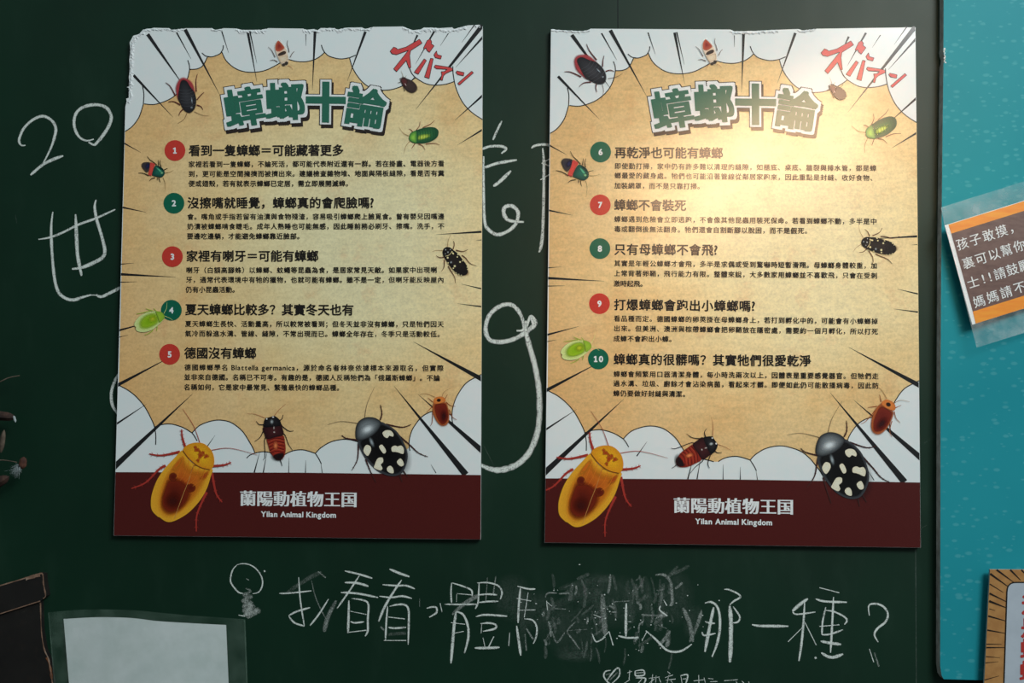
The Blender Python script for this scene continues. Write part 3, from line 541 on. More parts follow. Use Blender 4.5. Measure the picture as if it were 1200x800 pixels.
def axis_map(L, R):
    l0, l1, r0, r1 = complex(*L[0]), complex(*L[1]), complex(*R[0]), complex(*R[1])
    k = (r1 - r0) / (l1 - l0)
    def T(p):
        q = (complex(*p) - l0) * k + r0; return (q.real, q.imag)
    return T
def draw_insect(key, parent, h, T=ident):
    I = INSECTS[key]; z = I['z']
    body = MB(); heads = MB(); spots = MB(); wings = MB()
    hh = h
    parts = {'body': body, 'head': heads, 'spot': spots, 'stripe': None, 'wing': wings}
    n = 0; markings = MB()
    for sh in I['shapes']:
        kind = sh[0]; hh = h + .00003 + n * .00003; n += 1
        pts = Z(*z, sh[1])
        if kind == 'stripe': ribbon(markings, pts, sh[3], h + .00003 * (n + 8), sh[2], T)
        else: fan(parts[kind], SP(pts) if len(pts) < 19 else pts, hh, sh[2], T)
    o = body.build('cockroach_picture', parent); o['label'] = I['desc']
    for nm, m in (('head', heads), ('wing', wings), ('spot_pattern', spots), ('stripe_pattern', markings)):
        if m.f: m.build(nm, o)
    for lg in I['legs']:
        mb = MB(); pts = Z(*z, lg)
        ribbon(mb, pts, I['lw'], h, I['leg'], T, taper=(.45, 1.15))
        if I['spines']:
            q = curve(pts, 5)
            for i in range(2, len(q) - 1, 2 if I['spines'] > 5 else 2):
                (x, y), (x2, y2) = q[i], q[i - 1]; d = hypot(x2 - x, y2 - y) or 1; ux, uy = (x2 - x) / d, (y2 - y) / d; l = I['lw'] * .95
                for sgn in (1, -1):
                    ribbon(mb, [(x, y), (x + (ux * .8 - uy * sgn) * l, y + (uy * .8 + ux * sgn) * l)], I['lw'] * .26, h - .00001, I['leg'], T, taper=(1, .3))
        mb.build('leg', o)
    for an in I['ant']:
        mb = MB(); ribbon(mb, Z(*z, an), max(.55, I['lw'] * .3), h, I['antm'], T, taper=(.4, 1.1)); mb.build('antenna', o)

# ------------------------------------------------------------------ the two posters
def solve(A, b):
    n = len(b); M = [r[:] + [v] for r, v in zip(A, b)]
    for i in range(n):
        p = max(range(i, n), key=lambda r: abs(M[r][i])); M[i], M[p] = M[p], M[i]
        for r in range(n):
            if r != i:
                k = M[r][i] / M[i][i]; M[r] = [x - k * y for x, y in zip(M[r], M[i])]
    return [M[i][n] / M[i][i] for i in range(n)]
def homography(S, Dn):
    A, b = [], []
    for (x, y), (u, v) in zip(S, Dn):
        A.append([x, y, 1, 0, 0, 0, -u * x, -u * y]); b.append(u); A.append([0, 0, 0, x, y, 1, -v * x, -v * y]); b.append(v)
    k = solve(A, b)
    def T(p):
        x, y = p; w = k[6] * x + k[7] * y + 1
        return ((k[0] * x + k[1] * y + k[2]) / w, (k[3] * x + k[4] * y + k[5]) / w)
    return T
QL = [(149.3, 33), (565.6, 30), (563.3, 632), (133.2, 627.4)]
QR = [(645.7, 33.6), (1072.8, 32), (1079, 641.6), (638.2, 635.6)]
L2R = homography(QL, QR)
HB, HF = 0.0, 0.010                           # back and face of the foam boards

ARCS = [  # the comic clouds round the parchment, clockwise from the left side; tails = extra bits of outline
    [(146.6, 154), (155, 148), (163, 137), (168, 122)],
    [(169, 121.7), (181, 122.3), (195, 118), (205, 112), (214, 103), (219.7, 92), (222.2, 81.3)],
    [(222.5, 81.3), (230.7, 80.7), (237.6, 77), (243, 67)],
    [(243, 66.4), (249, 66.4), (256.8, 63.5), (260, 60.5)],
    [(260, 61), (265, 71), (274.7, 79.5), (285.7, 83.8), (298.5, 84.6), (310.6, 82.5), (321.6, 77.5), (331, 72)],
    [(331, 68), (339.5, 70), (347.7, 72), (358.7, 72.2), (368.3, 69.8), (375.2, 66), (380.4, 61.3)],
    [(380.4, 61.3), (386.2, 66), (398.6, 69), (409.6, 67.6)],
    [(409.6, 67.6), (411, 73), (413, 79), (417.8, 87.5), (424.7, 96), (433, 102), (444, 105.3), (452.4, 105.6), (460.6, 104.5), (470.3, 101.2), (480, 96), (487, 91)],
    [(487, 91), (497.8, 97.5), (508.8, 99.8), (522.5, 98.6), (532.4, 95.5)],
    [(532.4, 95.5), (535, 105), (540.4, 117), (547.5, 126.5), (556, 134), (565.4, 140)],
    [(564.2, 438.6), (551.5, 445), (545, 450), (539, 458), (534, 467), (530.5, 478), (529.6, 487)],
    [(529.6, 487), (522, 482.5), (514, 481), (506, 482), (499, 485), (493, 489.5), (487, 497), (482.4, 505), (479.7, 515), (479.5, 524)],
    [(452, 548), (449, 543), (444.5, 537), (438, 529), (429, 521.5), (418, 517), (404, 514.5), (388, 517.5), (376, 524.5), (369.6, 531)],
    [(369.6, 531), (362, 528.5), (354, 526.8), (345, 527.6), (338, 530), (333, 533)],
    [(328, 533), (316, 530), (308, 529), (299.5, 530.5)],
    [(298.4, 530), (297, 526), (292, 517), (284, 505), (272, 495.5), (260, 492.2), (248, 493), (234, 498.3), (225, 507)],
    [(225, 507), (217, 502), (210, 499), (200, 496.6), (190, 497.2), (181.5, 500)],
    [(181, 499.5), (178, 492), (170, 477), (160, 465), (150, 457), (139.3, 451.3)],
]
TAILS = [[(168, 122), (168.6, 110), (167, 101)], [(222.2, 81.3), (221.8, 76), (220, 70.5)], [(236.6, 62), (241, 65.5), (246, 66.4)], [(259, 61.5), (261.2, 57.5), (261.8, 53)], [(376.6, 52.5), (378, 57), (380.4, 61.3)], [(409.6, 67.6), (417, 64.5)], [(480, 80), (482.6, 86), (487, 91)], [(532.4, 95.5), (531, 86), (530.6, 77.6)], [(529.6, 487), (530, 493), (531.4, 499)], [(479.5, 524), (480.5, 528)], [(369.6, 531), (374, 538), (376.6, 543.5)], [(299.5, 530.5), (293, 533), (289, 536.6)], [(225, 507), (228, 511), (231, 516.5)], [(181, 499.5), (182.6, 510), (182.4, 521)]]
RAYS = [((173, 40), (217, 103), 4.2), ((156.5, 88), (203, 137.5), 3.2), ((207, 38), (224, 69), 1.8), ((217, 34.5), (257.5, 111), 4.2), ((260, 37), (268, 62), 1.5), ((290.3, 37), (301, 96), 3), ((292.8, 36.5), (301, 74), 1.6), ((358.5, 40), (358.5, 53.5), .9), ((369.2, 37), (366, 106), 3.4), ((428.3, 37), (407, 95), 3.2),
    ((489.3, 41), (481, 58), 2.4), ((509, 36.5), (487, 75), 2.4), ((525.5, 39), (516, 53.5), 1), ((555, 30.5), (541, 50), 1.2), ((562.6, 33), (487, 128.5), 5), ((565.3, 44), (534, 79), 2.6), ((565.4, 112), (533, 141), 2.6), ((565.3, 152), (536, 170), 2.2), ((565, 271.5), (511, 274.8), 2.6), ((564.8, 281), (558, 281.6), .9), ((564.7, 338.3), (541, 332.8), 1.7), ((564.7, 359.3), (536, 355.6), 1.8), ((564.2, 444), (484, 400), 5.4), ((563.8, 527), (489.5, 461.5), 6.4), ((546, 556), (462, 452.5), 7.6), ((511, 554), (505, 544), 1),
    ((146, 168), (165, 178.6), 1.6), ((144.2, 243), (171, 248.6), 2), ((142.6, 309.3), (157, 308.2), 1.1), ((142.3, 321.3), (206, 324.6), 3), ((142, 330.5), (161, 330), 1.1), ((140.7, 386.6), (176, 377), 2.3), ((140.5, 394.6), (150, 392.6), .9), ((139.3, 450.3), (200, 418), 3.8), ((138.3, 495.3), (172, 473), 2.2), ((137, 544), (226, 461), 6.6), ((298, 553.3), (304.5, 529), 1.6), ((308.6, 553.3), (313, 529), 1.3), ((240, 527), (252, 510), 1.4), ((338.3, 553.5), (338.8, 536), .9), ((358, 553.6), (358.3, 539), 1.1), ((377.6, 553.8), (376.2, 543), .9)]
SFX = [[(125, 290), (155, 255), (175, 262), (190, 275), (260, 255), (375, 188), (398, 222), (300, 285), (292, 330), (302, 430), (285, 434), (262, 370), (180, 465), (155, 440), (255, 315), (280, 283), (180, 320), (140, 312)],
       [(440, 200), (465, 185), (480, 210), (475, 225), (500, 245), (460, 300), (440, 285), (430, 262), (415, 275), (410, 262)], [(498, 320), (520, 288), (528, 320), (565, 330), (555, 357), (510, 345)], [(330, 470), (415, 355), (435, 370), (365, 487)], [(418, 510), (470, 350), (493, 355), (458, 523)],
       [(500, 425), (510, 408), (640, 428), (660, 440), (655, 455), (600, 480), (580, 500), (570, 540), (553, 535), (565, 490), (560, 465), (590, 462), (610, 445), (520, 440)], [(685, 470), (695, 458), (755, 472), (750, 500), (700, 490)], [(700, 565), (820, 460), (835, 475), (715, 580)]]
def clip(pts, quad):
    for a, b in zip(quad, quad[1:] + quad[:1]):
        out = []
        side = lambda p: (b[0] - a[0]) * (p[1] - a[1]) - (b[1] - a[1]) * (p[0] - a[0])
        for p, q in zip(pts, pts[1:] + pts[:1]):
            sp, sq = side(p), side(q)
            if sp >= 0: out.append(p)
            if sp * sq < 0: t = sp / (sp - sq); out.append((p[0] + (q[0] - p[0]) * t, p[1] + (q[1] - p[1]) * t))
        pts = out
    return pts
HEAD_SH = [(0, 0)] + ring(.36, 6); BODY_SH = [(-.2, 0), (.2, 0), (0, .14), (0, -.1)]

def poster(outline, torn, T, tips, label, place):
    base = P(*T((348, 630)), 0)
    root = thing('poster', (base.x, 0, base.z), label, 'poster')
    mb = MB(); slab(mb, outline, HB, HF, SHEET, m_edge); mb.build('foam_board', root)
    # torn rim: lifted flakes of bare white foam along the ripped stretches
    random.seed(11)
    for (pts, w) in torn:
        mb = MB(); q = []
        for a, b in zip(pts, pts[1:]):
            k = max(2, int(hypot(b[0] - a[0], b[1] - a[1]) / 1.6))
            q += [(a[0] + (b[0] - a[0]) * i / k, a[1] + (b[1] - a[1]) * i / k) for i in range(k)]
        rows = []
        for i, p in enumerate(q):
            a, b = q[max(i - 1, 0)], q[min(i + 1, len(q) - 1)]; d = hypot(b[0] - a[0], b[1] - a[1]) or 1
            nx, ny = -(b[1] - a[1]) / d, (b[0] - a[0]) / d
            ww = w * random.uniform(.5, 1.3)
            rows.append([P(p[0] + nx * ww * t + random.uniform(-.3, .3), p[1] + ny * ww * t + random.uniform(-.3, .3), HF + hgt) for t, hgt in ((0, -.0012), (.35, random.uniform(.0002, .0016)), (.7, random.uniform(.0001, .0014)), (1.0, .00002))])
        for r, r2 in zip(rows, rows[1:]):
            for k in range(3): mb.face([r[k], r[k + 1], r2[k + 1], r2[k]], TORN)
        mb.build('torn_edge', root)
    h = HF
    mb = MB(); pp = []
    for a in ARCS: pp += curve(a, 5)
    poly(mb, pp, h + .00015, PARCH, T); mb.build('parchment_print', root)
    for a in ARCS + TAILS:
        mb = MB(); ribbon(mb, a, 1.15, h + .00025, LINE, T, n=6); mb.build('cloud_outline', root)
    for a, b, w in RAYS:
        d = hypot(a[0] - b[0], a[1] - b[1]); ux, uy = (a[0] - b[0]) / d, (a[1] - b[1]) / d
        k = 5 if min(a[0] - 133, 566 - a[0]) < 14 else 0
        e = (a[0] + ux * k, a[1] + uy * k); ww = w * (1 + k / d) / 2
        q = clip([(b[0] - uy * .1, b[1] + ux * .1), (e[0] - uy * ww, e[1] + ux * ww), (e[0] + uy * ww, e[1] - ux * ww), (b[0] + uy * .1, b[1] - ux * .1)], [(149.6, 30), (565.2, 29), (562.9, 632), (133.6, 627.4)])
        mb = MB(); poly(mb, q, h + .0003, LINE, T); mb.build('speed_line', root)
    mb = MB(); poly(mb, [(135.4, 553), (350, 553.6), (563.5, 556.4), (563.2, 631.8), (133.4, 627.2)], h + .00035, MAROON, T); mb.build('footer_band', root)
    mb = MB()
    for c, i in zip('蘭陽動植物王国', range(7)):
        put_glyph(mb, c, 290.6 + i * 19.75, 583.6 + i * .25, 19.4, h + .0005, WHITE, .012, [(-.75, 0), (-.35, 0), (0, 0), (.35, 0), (.75, 0)], T)
    mb.build('institution_lettering', root)
    mb = MB(); line(mb, 'Yilan Animal Kingdom', 305.5, 602, 394, 603.2, 8.4, h + .0005, WHITE, [(0, 0)] + ring(.3, 6), T); mb.build('institution_lettering', root)
    # title
    tl = [('蟑', 286.2, 125.4, 48, -.16), ('螂', 334, 118.6, 47, -.05), ('十', 381.6, 119.5, 47, .01), ('論', 428.6, 125.6, 47.5, .16)]
    mb = MB()
    for c, x, y, e, a in tl: put_glyph(mb, c, x, y, e, h + .0005, SHADOW_INK, a, square(5.5, a, 7) + [(u + 2.0, v + 3.6) for u, v in square(5.2, a, 7)], T)
    o = mb.build('title_shadow', root)
    mb = MB()
    for c, x, y, e, a in tl: put_glyph(mb, c, x, y, e, h + .0011, WHITE, a, square(4.6, a, 7), T)
    mb.build('title_outline', root)
    mb = MB()
    for (c, x, y, e, a), kx, ky in zip(tl, (1.5, 1.6, 2.4, 1.6), (.9, .9, 2.4, 1.2)): put_glyph(mb, c, x, y, e, h + .0018, GREEN, a, [(u * kx, v * ky) for u, v in square(1, a, 3)], T)
    mb.build('title_lettering', root)
    for q in SFX:
        mb = MB(); pts = Z(440, 20, 7.27, q); poly(mb, pts, h + .0005, SFX_RED, T)
        for a, b in zip(pts, pts[1:] + pts[:1]): ribbon(mb, [a, b], .65, h + .00055, LINE, T)
        mb.build('sound_effect_lettering', root)
    # the five numbered tips
    for num, red, bc, head, lines in tips:
        mb = MB(); poly(mb, ell(bc[0], bc[1], 12.2, 12.2, n=40), h + .0005, BADGE_RED if red else BADGE_GREEN)
        o = mb.build('number_badge', root)
        mb = MB()
        for i, c in enumerate(num): put_glyph(mb, c, bc[0] + (i - (len(num) - 1) / 2) * 6.2, bc[1], 9.6, h + .0006, WHITE, .0, [(0, 0)] + ring(.42, 8), latin=True)
        for i, c in enumerate(num):
            if c == '1': X = bc[0] + (i - (len(num) - 1) / 2) * 6.2; poly(mb, [(X - 2.1, bc[1] + 2.2), (X + 2.1, bc[1] + 2.2), (X + 2.1, bc[1] + 3.6), (X - 2.1, bc[1] + 3.6)], h + .00075, WHITE); poly(mb, [(X - 2.2, bc[1] - 2.6), (X - .5, bc[1] - 3.5), (X + .4, bc[1] - 3.5), (X + .2, bc[1] - 1.6), (X - 2.2, bc[1] - 1.3)], h + .0008, WHITE)
        mb.build('numeral', o)
        mb = MB(); t, x0, y0, x1, y1 = head; line(mb, t, x0, y0, x1, y1, 14.1, h + .0005, BLACK, HEAD_SH); mb.build('heading_lettering', root)
        mb = MB()
        for t, x0, y0, x1, y1 in lines: line(mb, t, x0, y0, x1, y1, 7.75, h + .0005, BLACK, BODY_SH)
        mb.build('body_lettering', root)
    CLIP.append([T(p) for p in [(149.8, 31), (565, 30), (562.7, 631.6), (133.9, 627)]])
    for k in INSECTS:
        draw_insect(k, root, h + .0012, ident if place == 'L' else axis_map(INSECTS[k]['L'], INSECTS[k]['R']))
    CLIP.clear()
    return root

m_edge = m_plain('poster_foam_edge', (168, 172, 172), .8)
OUT_L = [(133.2, 627.4), (146.9, 125), (148.5, 119), (148, 115.5), (151, 114.5), (151, 103), (148.5, 102), (152, 101), (151, 90), (152.5, 80), (151.5, 70), (153, 60), (152, 50), (156, 42), (163, 40), (168, 34.5), (170, 35.2), (176, 34), (180, 32.5), (198, 33), (201, 35), (215, 34), (217, 33), (248, 33), (251, 35), (258, 34.5), (262, 33), (276, 33.3), (280, 35), (306, 35), (310, 35.4), (314, 33), (355, 33.5), (358, 35), (368, 34), (372, 35.5), (376, 33), (392, 33), (395, 34.6), (402, 34.5), (405, 32.5), (424, 32), (428, 34), (434, 33.5), (437, 31.5), (472, 31), (476, 33), (484, 35.4), (493, 34.5), (497, 32.2), (515, 33), (530, 32), (532, 34), (536, 33), (545, 31.5), (548, 29.7), (563, 29), (565.6, 31), (563.3, 632)]
OUT_R = [(638.2, 635.6), (645.7, 34.2), (650, 35), (660, 35.4), (672, 36.2), (684, 36.6), (690, 35), (692, 33.6), (856, 34.6), (859, 36.6), (868, 36.8), (885, 36.2), (895, 35.6), (913, 34.8), (935, 34), (940, 35.6), (952, 35.6), (957, 33.6), (1072.8, 32), (1079, 641.6)]
TORN_L = [([(148.3, 119), (150.8, 114), (151, 103), (151.5, 90), (152, 80), (151.6, 70), (152.6, 60), (152.5, 50), (156, 42), (163, 40), (168, 34.5)], 5), ([(168, 34.5), (180, 33), (198, 33), (201, 35), (217, 33.4)], 3.2), ([(248, 33), (252, 35), (262, 33.2)], 2.6), ([(276, 33.3), (284, 35), (306, 35), (314, 33)], 4.4), ([(355, 33.5), (360, 35), (372, 35.4), (376, 33), (392, 33), (396, 34.6), (405, 32.5), (424, 32), (428, 34), (437, 31.5)], 4), ([(472, 31), (484, 35.4), (493, 34.5), (497, 32.2), (515, 33), (532, 34), (548, 29.7)], 5), ([(556, 29.5), (563, 29.2), (565.4, 33)], 3)]
TORN_R = [([(646, 34.2), (660, 35.4), (684, 36.6), (692, 33.8)], 2.6), ([(856, 34.6), (860, 36.6), (885, 36.2), (913, 34.8)], 4), ([(935, 34), (940, 35.6), (957, 33.6)], 3)]
TIPS_L = [
 ('1', 1, (205, 176.3), ('看到一隻蟑螂＝可能藏著更多', 221, 176.3, 403, 175.8), [('家裡若看到一隻蟑螂，不論死活，都可能代表附近還有一群。若在掛畫、電器後方看', 220.6, 192.4, 521, 191.4), ('到，更可能是空間擁擠而被擠出來。建議檢查雜物堆、地面與隔板縫隙，看是否有糞', 220.6, 203.6, 521, 202.8), ('便或翅殼，若有就表示蟑螂已定居，需立即展開滅蟑。', 220.6, 215, 413, 214.8)]),
 ('2', 0, (203.8, 238), ('沒擦嘴就睡覺，蟑螂真的會爬臉嗎?', 219.4, 237.6, 438.5, 237.4), [('會。嘴角或手指若留有油漬與食物殘渣，容易吸引蟑螂爬上臉覓食。曾有嬰兒因嘴邊', 219.2, 253.8, 521, 253.4), ('奶漬被蟑螂啃食睫毛。成年人熟睡也可能無感，因此睡前務必刷牙、擦嘴。洗手，不', 219, 265.2, 521, 264.8), ('要邊吃邊躺，才能避免蟑螂靠近臉部。', 218.8, 276.6, 356, 276.6)]),
 ('3', 1, (202, 300.6), ('家裡有喇牙＝可能有蟑螂', 218, 299.9, 373.4, 299.7), [('喇牙（白額高腳蛛）以蟑螂、蚊蠅等昆蟲為食，是居家常見天敵。如果家中出現喇', 217.8, 316.4, 512.4, 316.2), ('牙，通常代表環境中有牠的獵物，也就可能有蟑螂。雖不是一定，但喇牙能反映屋內', 217.6, 327.6, 520.6, 327.8), ('仍有小昆蟲活動。', 217.4, 339.1, 280, 339.2)]),
 ('4', 0, (200.8, 363.4), ('夏天蟑螂比較多？其實冬天也有', 216.8, 362.4, 414.8, 362.8), [('夏天蟑螂生長快、活動量高，所以較常被看到；但冬天並非沒有蟑螂，只是牠們因天', 216.6, 379.2, 520.4, 379.7), ('氣冷而躲進水溝、管線、縫隙，不常出現而已。蟑螂全年存在，冬季只是活動較低。', 216.4, 390.6, 520.4, 391.3)]),
 ('5', 1, (198.8, 415), ('德國沒有蟑螂', 215.8, 413.4, 300.6, 413.6), [('德國蟑螂學名 Blattella germanica，源於命名者林奈依據標本來源取名，但實際', 215.6, 430.2, 520.4, 431.2), ('並非來自德國。名稱已不可考。有趣的是，德國人反稱牠們為「俄羅斯蟑螂」。不論', 215.4, 441.6, 516, 442.7), ('名稱如何，它是家中最常見、繁殖最快的蟑螂品種。', 215.2, 453.3, 402.5, 454.1)])]
TIPS_R = [
 ('6', 0, (703.8, 178), ('再乾淨也可能有蟑螂', 720, 178.6, 847.4, 179.2), [('即使勤打掃，家中仍有許多難以清理的縫隙，如櫃底、桌底、牆裂與排水管，都是蟑', 719.8, 194.4, 1027.4, 197), ('螂最愛的藏身處。牠們也可能沿著管線從鄰居家跑來，因此重點是封縫、收好食物、', 719.8, 205.5, 1027.6, 208.5), ('加裝網罩，而不是只靠打掃。', 719.6, 217.4, 825, 218.2)]),
 ('7', 1, (703.4, 240), ('蟑螂不會裝死', 719.4, 240, 804.4, 240.6), [('蟑螂遇到危險會立即逃跑，不會像其他昆蟲用裝死保命。若看到蟑螂不動，多半是中', 719.4, 256.6, 1028, 259.4), ('毒或翻倒後無法翻身。牠們還會自割斷腳以脫困，而不是假死。', 719.4, 268.2, 951, 270.4)]),
 ('8', 0, (703, 291.2), ('只有母蟑螂不會飛?', 719.2, 292, 841.4, 292.8), [('其實是年輕公蟑螂才會飛，多半是求偶或受到驚嚇時短暫滑翔。母蟑螂身體較重，加', 719.2, 308.4, 1028.4, 311.2), ('上常背著卵鞘，飛行能力有限。整體來說，大多數家用蟑螂並不喜歡飛，只會在受刺', 719, 320, 1028.6, 323), ('激時起飛。', 719, 332, 758, 332.4)]),
 ('9', 1, (702.5, 355.7), ('打爆蟑螂會跑出小蟑螂嗎?', 719, 356.8, 885.4, 358.6), [('看品種而定。德國蟑螂的卵莢掛在母蟑螂身上，若打到孵化中的，可能會有小蟑螂掉', 718.8, 373, 1029.2, 376.4), ('出來。但美洲、澳洲與棕帶蟑螂會把卵鞘放在隱密處，需要約一個月孵化，所以打死', 718.8, 384.5, 1029.4, 388.4), ('成蟑不會跑出小蟑。', 718.6, 396.6, 792, 397.2)]),
 ('10', 0, (701.2, 420.5), ('蟑螂真的很髒嗎？其實牠們很愛乾淨', 718.6, 420.8, 951, 422.6), [('蟑螂會頻繁用口器清潔身體，每小時洗兩次以上，因體表是重要感覺器官。但牠們走', 718.6, 438, 1030, 440.6), ('過水溝、垃圾、廚餘才會沾染病菌，看起來才髒。即便如此仍可能散播病毒，因此防', 718.4, 449, 1030.2, 451.8), ('蟑仍要做好封縫與清潔。', 718.4, 460.6, 808, 461.6)])]
poster(OUT_L, TORN_L, ident, TIPS_L, 'cockroach poster numbered 1 to 5 with a ragged torn upper left corner', 'L')
poster(OUT_R, TORN_R, L2R, TIPS_R, 'cockroach poster numbered 6 to 10 with warm lamp glare near its title', 'R')

# ------------------------------------------------------------------ teal display board at the right
TH = .017
pts = [(1106, -120), (1105.8, 0), (1105.6, 55), (1105.2, 58), (1105.8, 63), (1107.4, 67), (1107, 71), (1105.6, 75), (1104.6, 150), (1103, 300), (1102.4, 420), (1102, 640), (1101.8, 780), (1103.4, 791), (1106, 795.5), (1160, 797), (1330, 801), (1330, -120)]
b0 = P(1220, 796, 0)
root = thing('display_board', (b0.x, 0, b0.z), 'tall teal foam display board printed with pale bubbles, dented grey left edge', 'display board')
mb = MB(); slab(mb, pts, 0, TH, TEAL, BLUEGREY); mb.build('foam_panel', root)
mb = MB()
for k in range(10):                          # crushed lip of the dent
    x, y = 1106.6 + random.uniform(-.6, 1.6), 57 + k * 1.8
    fan(mb, ell(x, y, random.uniform(.5, 1.2), random.uniform(.6, 1.4), random.uniform(0, 90), 8), TH + .0004, TORN if k % 3 == 0 else BLUEGREY)
mb.build('dent', root)

# small panel with red lettering, lower right, on the teal board
H0, H1 = TH + .010, TH + .014
b0 = P(1215, 830, H0)
root = thing('small_sign', (b0.x, -TH, b0.z), 'small tan sign with dark rays round a grey panel of red lettering on teal board', 'sign')
TAN = m_plain('tan_ray_print', (160, 118, 70), .4, (146, 104, 60), 90)
mb = MB(); slab(mb, [(1172, 690), (1290, 690), (1290, 850), (1168, 850)], TH, H0, BLUEGREY, BLUEGREY); mb.build('mounting_pad', root)
GREYP = m_plain('grey_white_print', (158, 167, 176), .4, (152, 161, 170), 40)
mb = MB(); slab(mb, [(1160.2, 667), (1300, 667.5), (1300, 860), (1150, 860), (1153.4, 800)], H0, H1, TAN, m_edge); mb.build('foam_panel', root)
mb = MB(); inner = [(1300, 682.3)] + curve([(1200, 682.2), (1189, 682.3), (1184, 684), (1181, 688), (1180, 694)], 4) + [(1178.4, 745), (1176.6, 800), (1175, 860), (1300, 860)]
poly(mb, inner, H1 + .0003, GREYP); ribbon(mb, inner[:-2], 1.5, H1 + .0005, BLACK, n=1); mb.build('lettering_panel', root)
for a, b, w in (((1160.4, 672), (1182, 687.5), 2.4), ((1168, 667.3), (1188, 682), 2.2), ((1184, 667.3), (1196, 679.5), 2.2), ((1197, 667.3), (1206, 677), 1.8), ((1160, 684), (1176, 694), 1.2), ((1159.6, 695), (1180, 705), 2.1), ((1159.2, 704), (1180, 712.2), 2.6), ((1158.2, 721.5), (1179, 727.4), 2), ((1157.2, 738), (1178.4, 741.8), 1.8), ((1156.2, 754.5), (1174, 754.5), 1.2), ((1156, 758.5), (1178, 758.5), 1.7), ((1155.5, 769), (1172, 770.4), 1), ((1155, 776.5), (1170, 775), 1), ((1154, 796.4), (1171, 791.6), 1.2), ((1159.4, 713), (1166, 715), .8)):
    mb = MB(); ribbon(mb, [a, b], w, H1 + .0004, BLACK, taper=(1, .3)); mb.build('speed_line', root)
RED = ink((158, 50, 46))
for c, y in (('這', 708), ('是', 735), ('蟑', 760), ('螂', 786)):
    mb = MB(); put_glyph(mb, c, 1209.6 - (y - 708) * .03, y, 25, H1 + .0006, RED, .0, [(0, 0)] + ring(.9, 8)); mb.build('red_lettering', root)

# laminated orange notice, tilted, on the teal board
def lift(h): return TH + h
b0 = P(1180, 400, TH)
root = thing('laminated_notice', (b0.x, -TH, b0.z), 'tilted laminated notice with orange bands and white writing on brown, on teal board', 'notice')
def LH(p):                                    # the sheet bows away from the board towards its lower left corner
    t = max(0.0, min(1.0, (p[1] - 240) / 165)); s = max(0.0, min(1.0, (1210 - p[0]) / 100)); return .007 + .016 * (t * .5 + s * .5)
def bowed(mb, pts, m, dh=0.0, both=False):
    q = pts
    for a, b, c in ([q[i] for i in t] for t in tessellate_polygon([[Vector((x, y, 0)) for x, y in q]])):
        mb.face([P(*p, TH + LH(p) + dh) for p in (a, b, c)], m)
def quadgrid(mb, A, B, C, D, m, dh=0.0, n=10, k=10):
    def pt(i, j):
        u, v = i / n, j / k
        x = (A[0] * (1 - u) + B[0] * u) * (1 - v) + (D[0] * (1 - u) + C[0] * u) * v
        y = (A[1] * (1 - u) + B[1] * u) * (1 - v) + (D[1] * (1 - u) + C[1] * u) * v
        return P(x, y, TH + LH((x, y)) + dh)
    for i in range(n):
        for j in range(k): mb.face([pt(i, j), pt(i + 1, j), pt(i + 1, j + 1), pt(i, j + 1)], m)
U = (93.5, -29.2)
def ext(p, k=1.6): return (p[0] + U[0] * k, p[1] + U[1] * k)
mb = MB(); quadgrid(mb, (1107, 264), ext((1107, 264)), ext((1139.4, 380.4)), (1139.4, 380.4), WHITE, 0.0); mb.build('paper_sheet', root)
mb = MB(); quadgrid(mb, (1111.6, 263.2), ext((1111.6, 263.2)), ext((1114.8, 273.6)), (1114.8, 273.6), ORANGE, .0003, 10, 2); mb.build('orange_band', root)
mb = MB(); quadgrid(mb, (1140, 365), ext((1140, 365)), ext((1143.4, 379)), (1143.4, 379), ORANGE, .0003, 10, 2); mb.build('orange_band', root)
mb = MB(); quadgrid(mb, (1114.8, 273.6), ext((1114.8, 273.6)), ext((1140, 365)), (1140, 365), BROWN, .0003); mb.build('brown_panel', root)
mb = MB(); A = -.30
for row, x, y, dx, dy in (('孩子敢摸，', 1127.6, 285.3, 15.3, -4.9), ('裏可以幫你', 1134.6, 307.6, 15.1, -4.9), ('請鼓勵', 1171.5, 320.3, 14.6, -4.8), ('媽媽請不', 1147.4, 352.8, 15.8, -5.4)):
    for i, c in enumerate(row):
        if row[0] == '裏' and i >= 3: xx, yy = x + dx * i - .6, y + dy * i
        else: xx, yy = x + dx * i, y + dy * i
        put_glyph(mb, c, xx, yy, 14.6, TH + LH((xx, yy)) + .0012, WHITE, A, [(-.12, 0), (.12, 0)])
put_glyph(mb, '士', 1140.4, 330.4, 14.6, TH + LH((1140, 330)) + .0012, WHITE, A, [(-.12, 0), (.12, 0)])
for x, y in ((1152.4, 326.6), (1160.2, 324.2)): put_glyph(mb, '!', x, y, 15, TH + LH((x, y)) + .0012, WHITE, A, [(-.2, 0), (.2, 0)], latin=True)
mb.build('white_lettering', root)
o_t, o_b, i_t, i_b = (1102.6, 243), (1144.6, 407.2), (1107, 264), (1139.4, 380.4)
mb = MB(); quadgrid(mb, o_t, ext(o_t), ext(i_t), i_t, FILM_CLEAR, .0002, 16, 5); quadgrid(mb, i_b, ext(i_b), ext(o_b), o_b, FILM_CLEAR, .0002, 16, 5)
quadgrid(mb, o_t, i_t, i_b, o_b, FILM_CLEAR, .0002, 3, 16); mb.build('laminate_film', root)

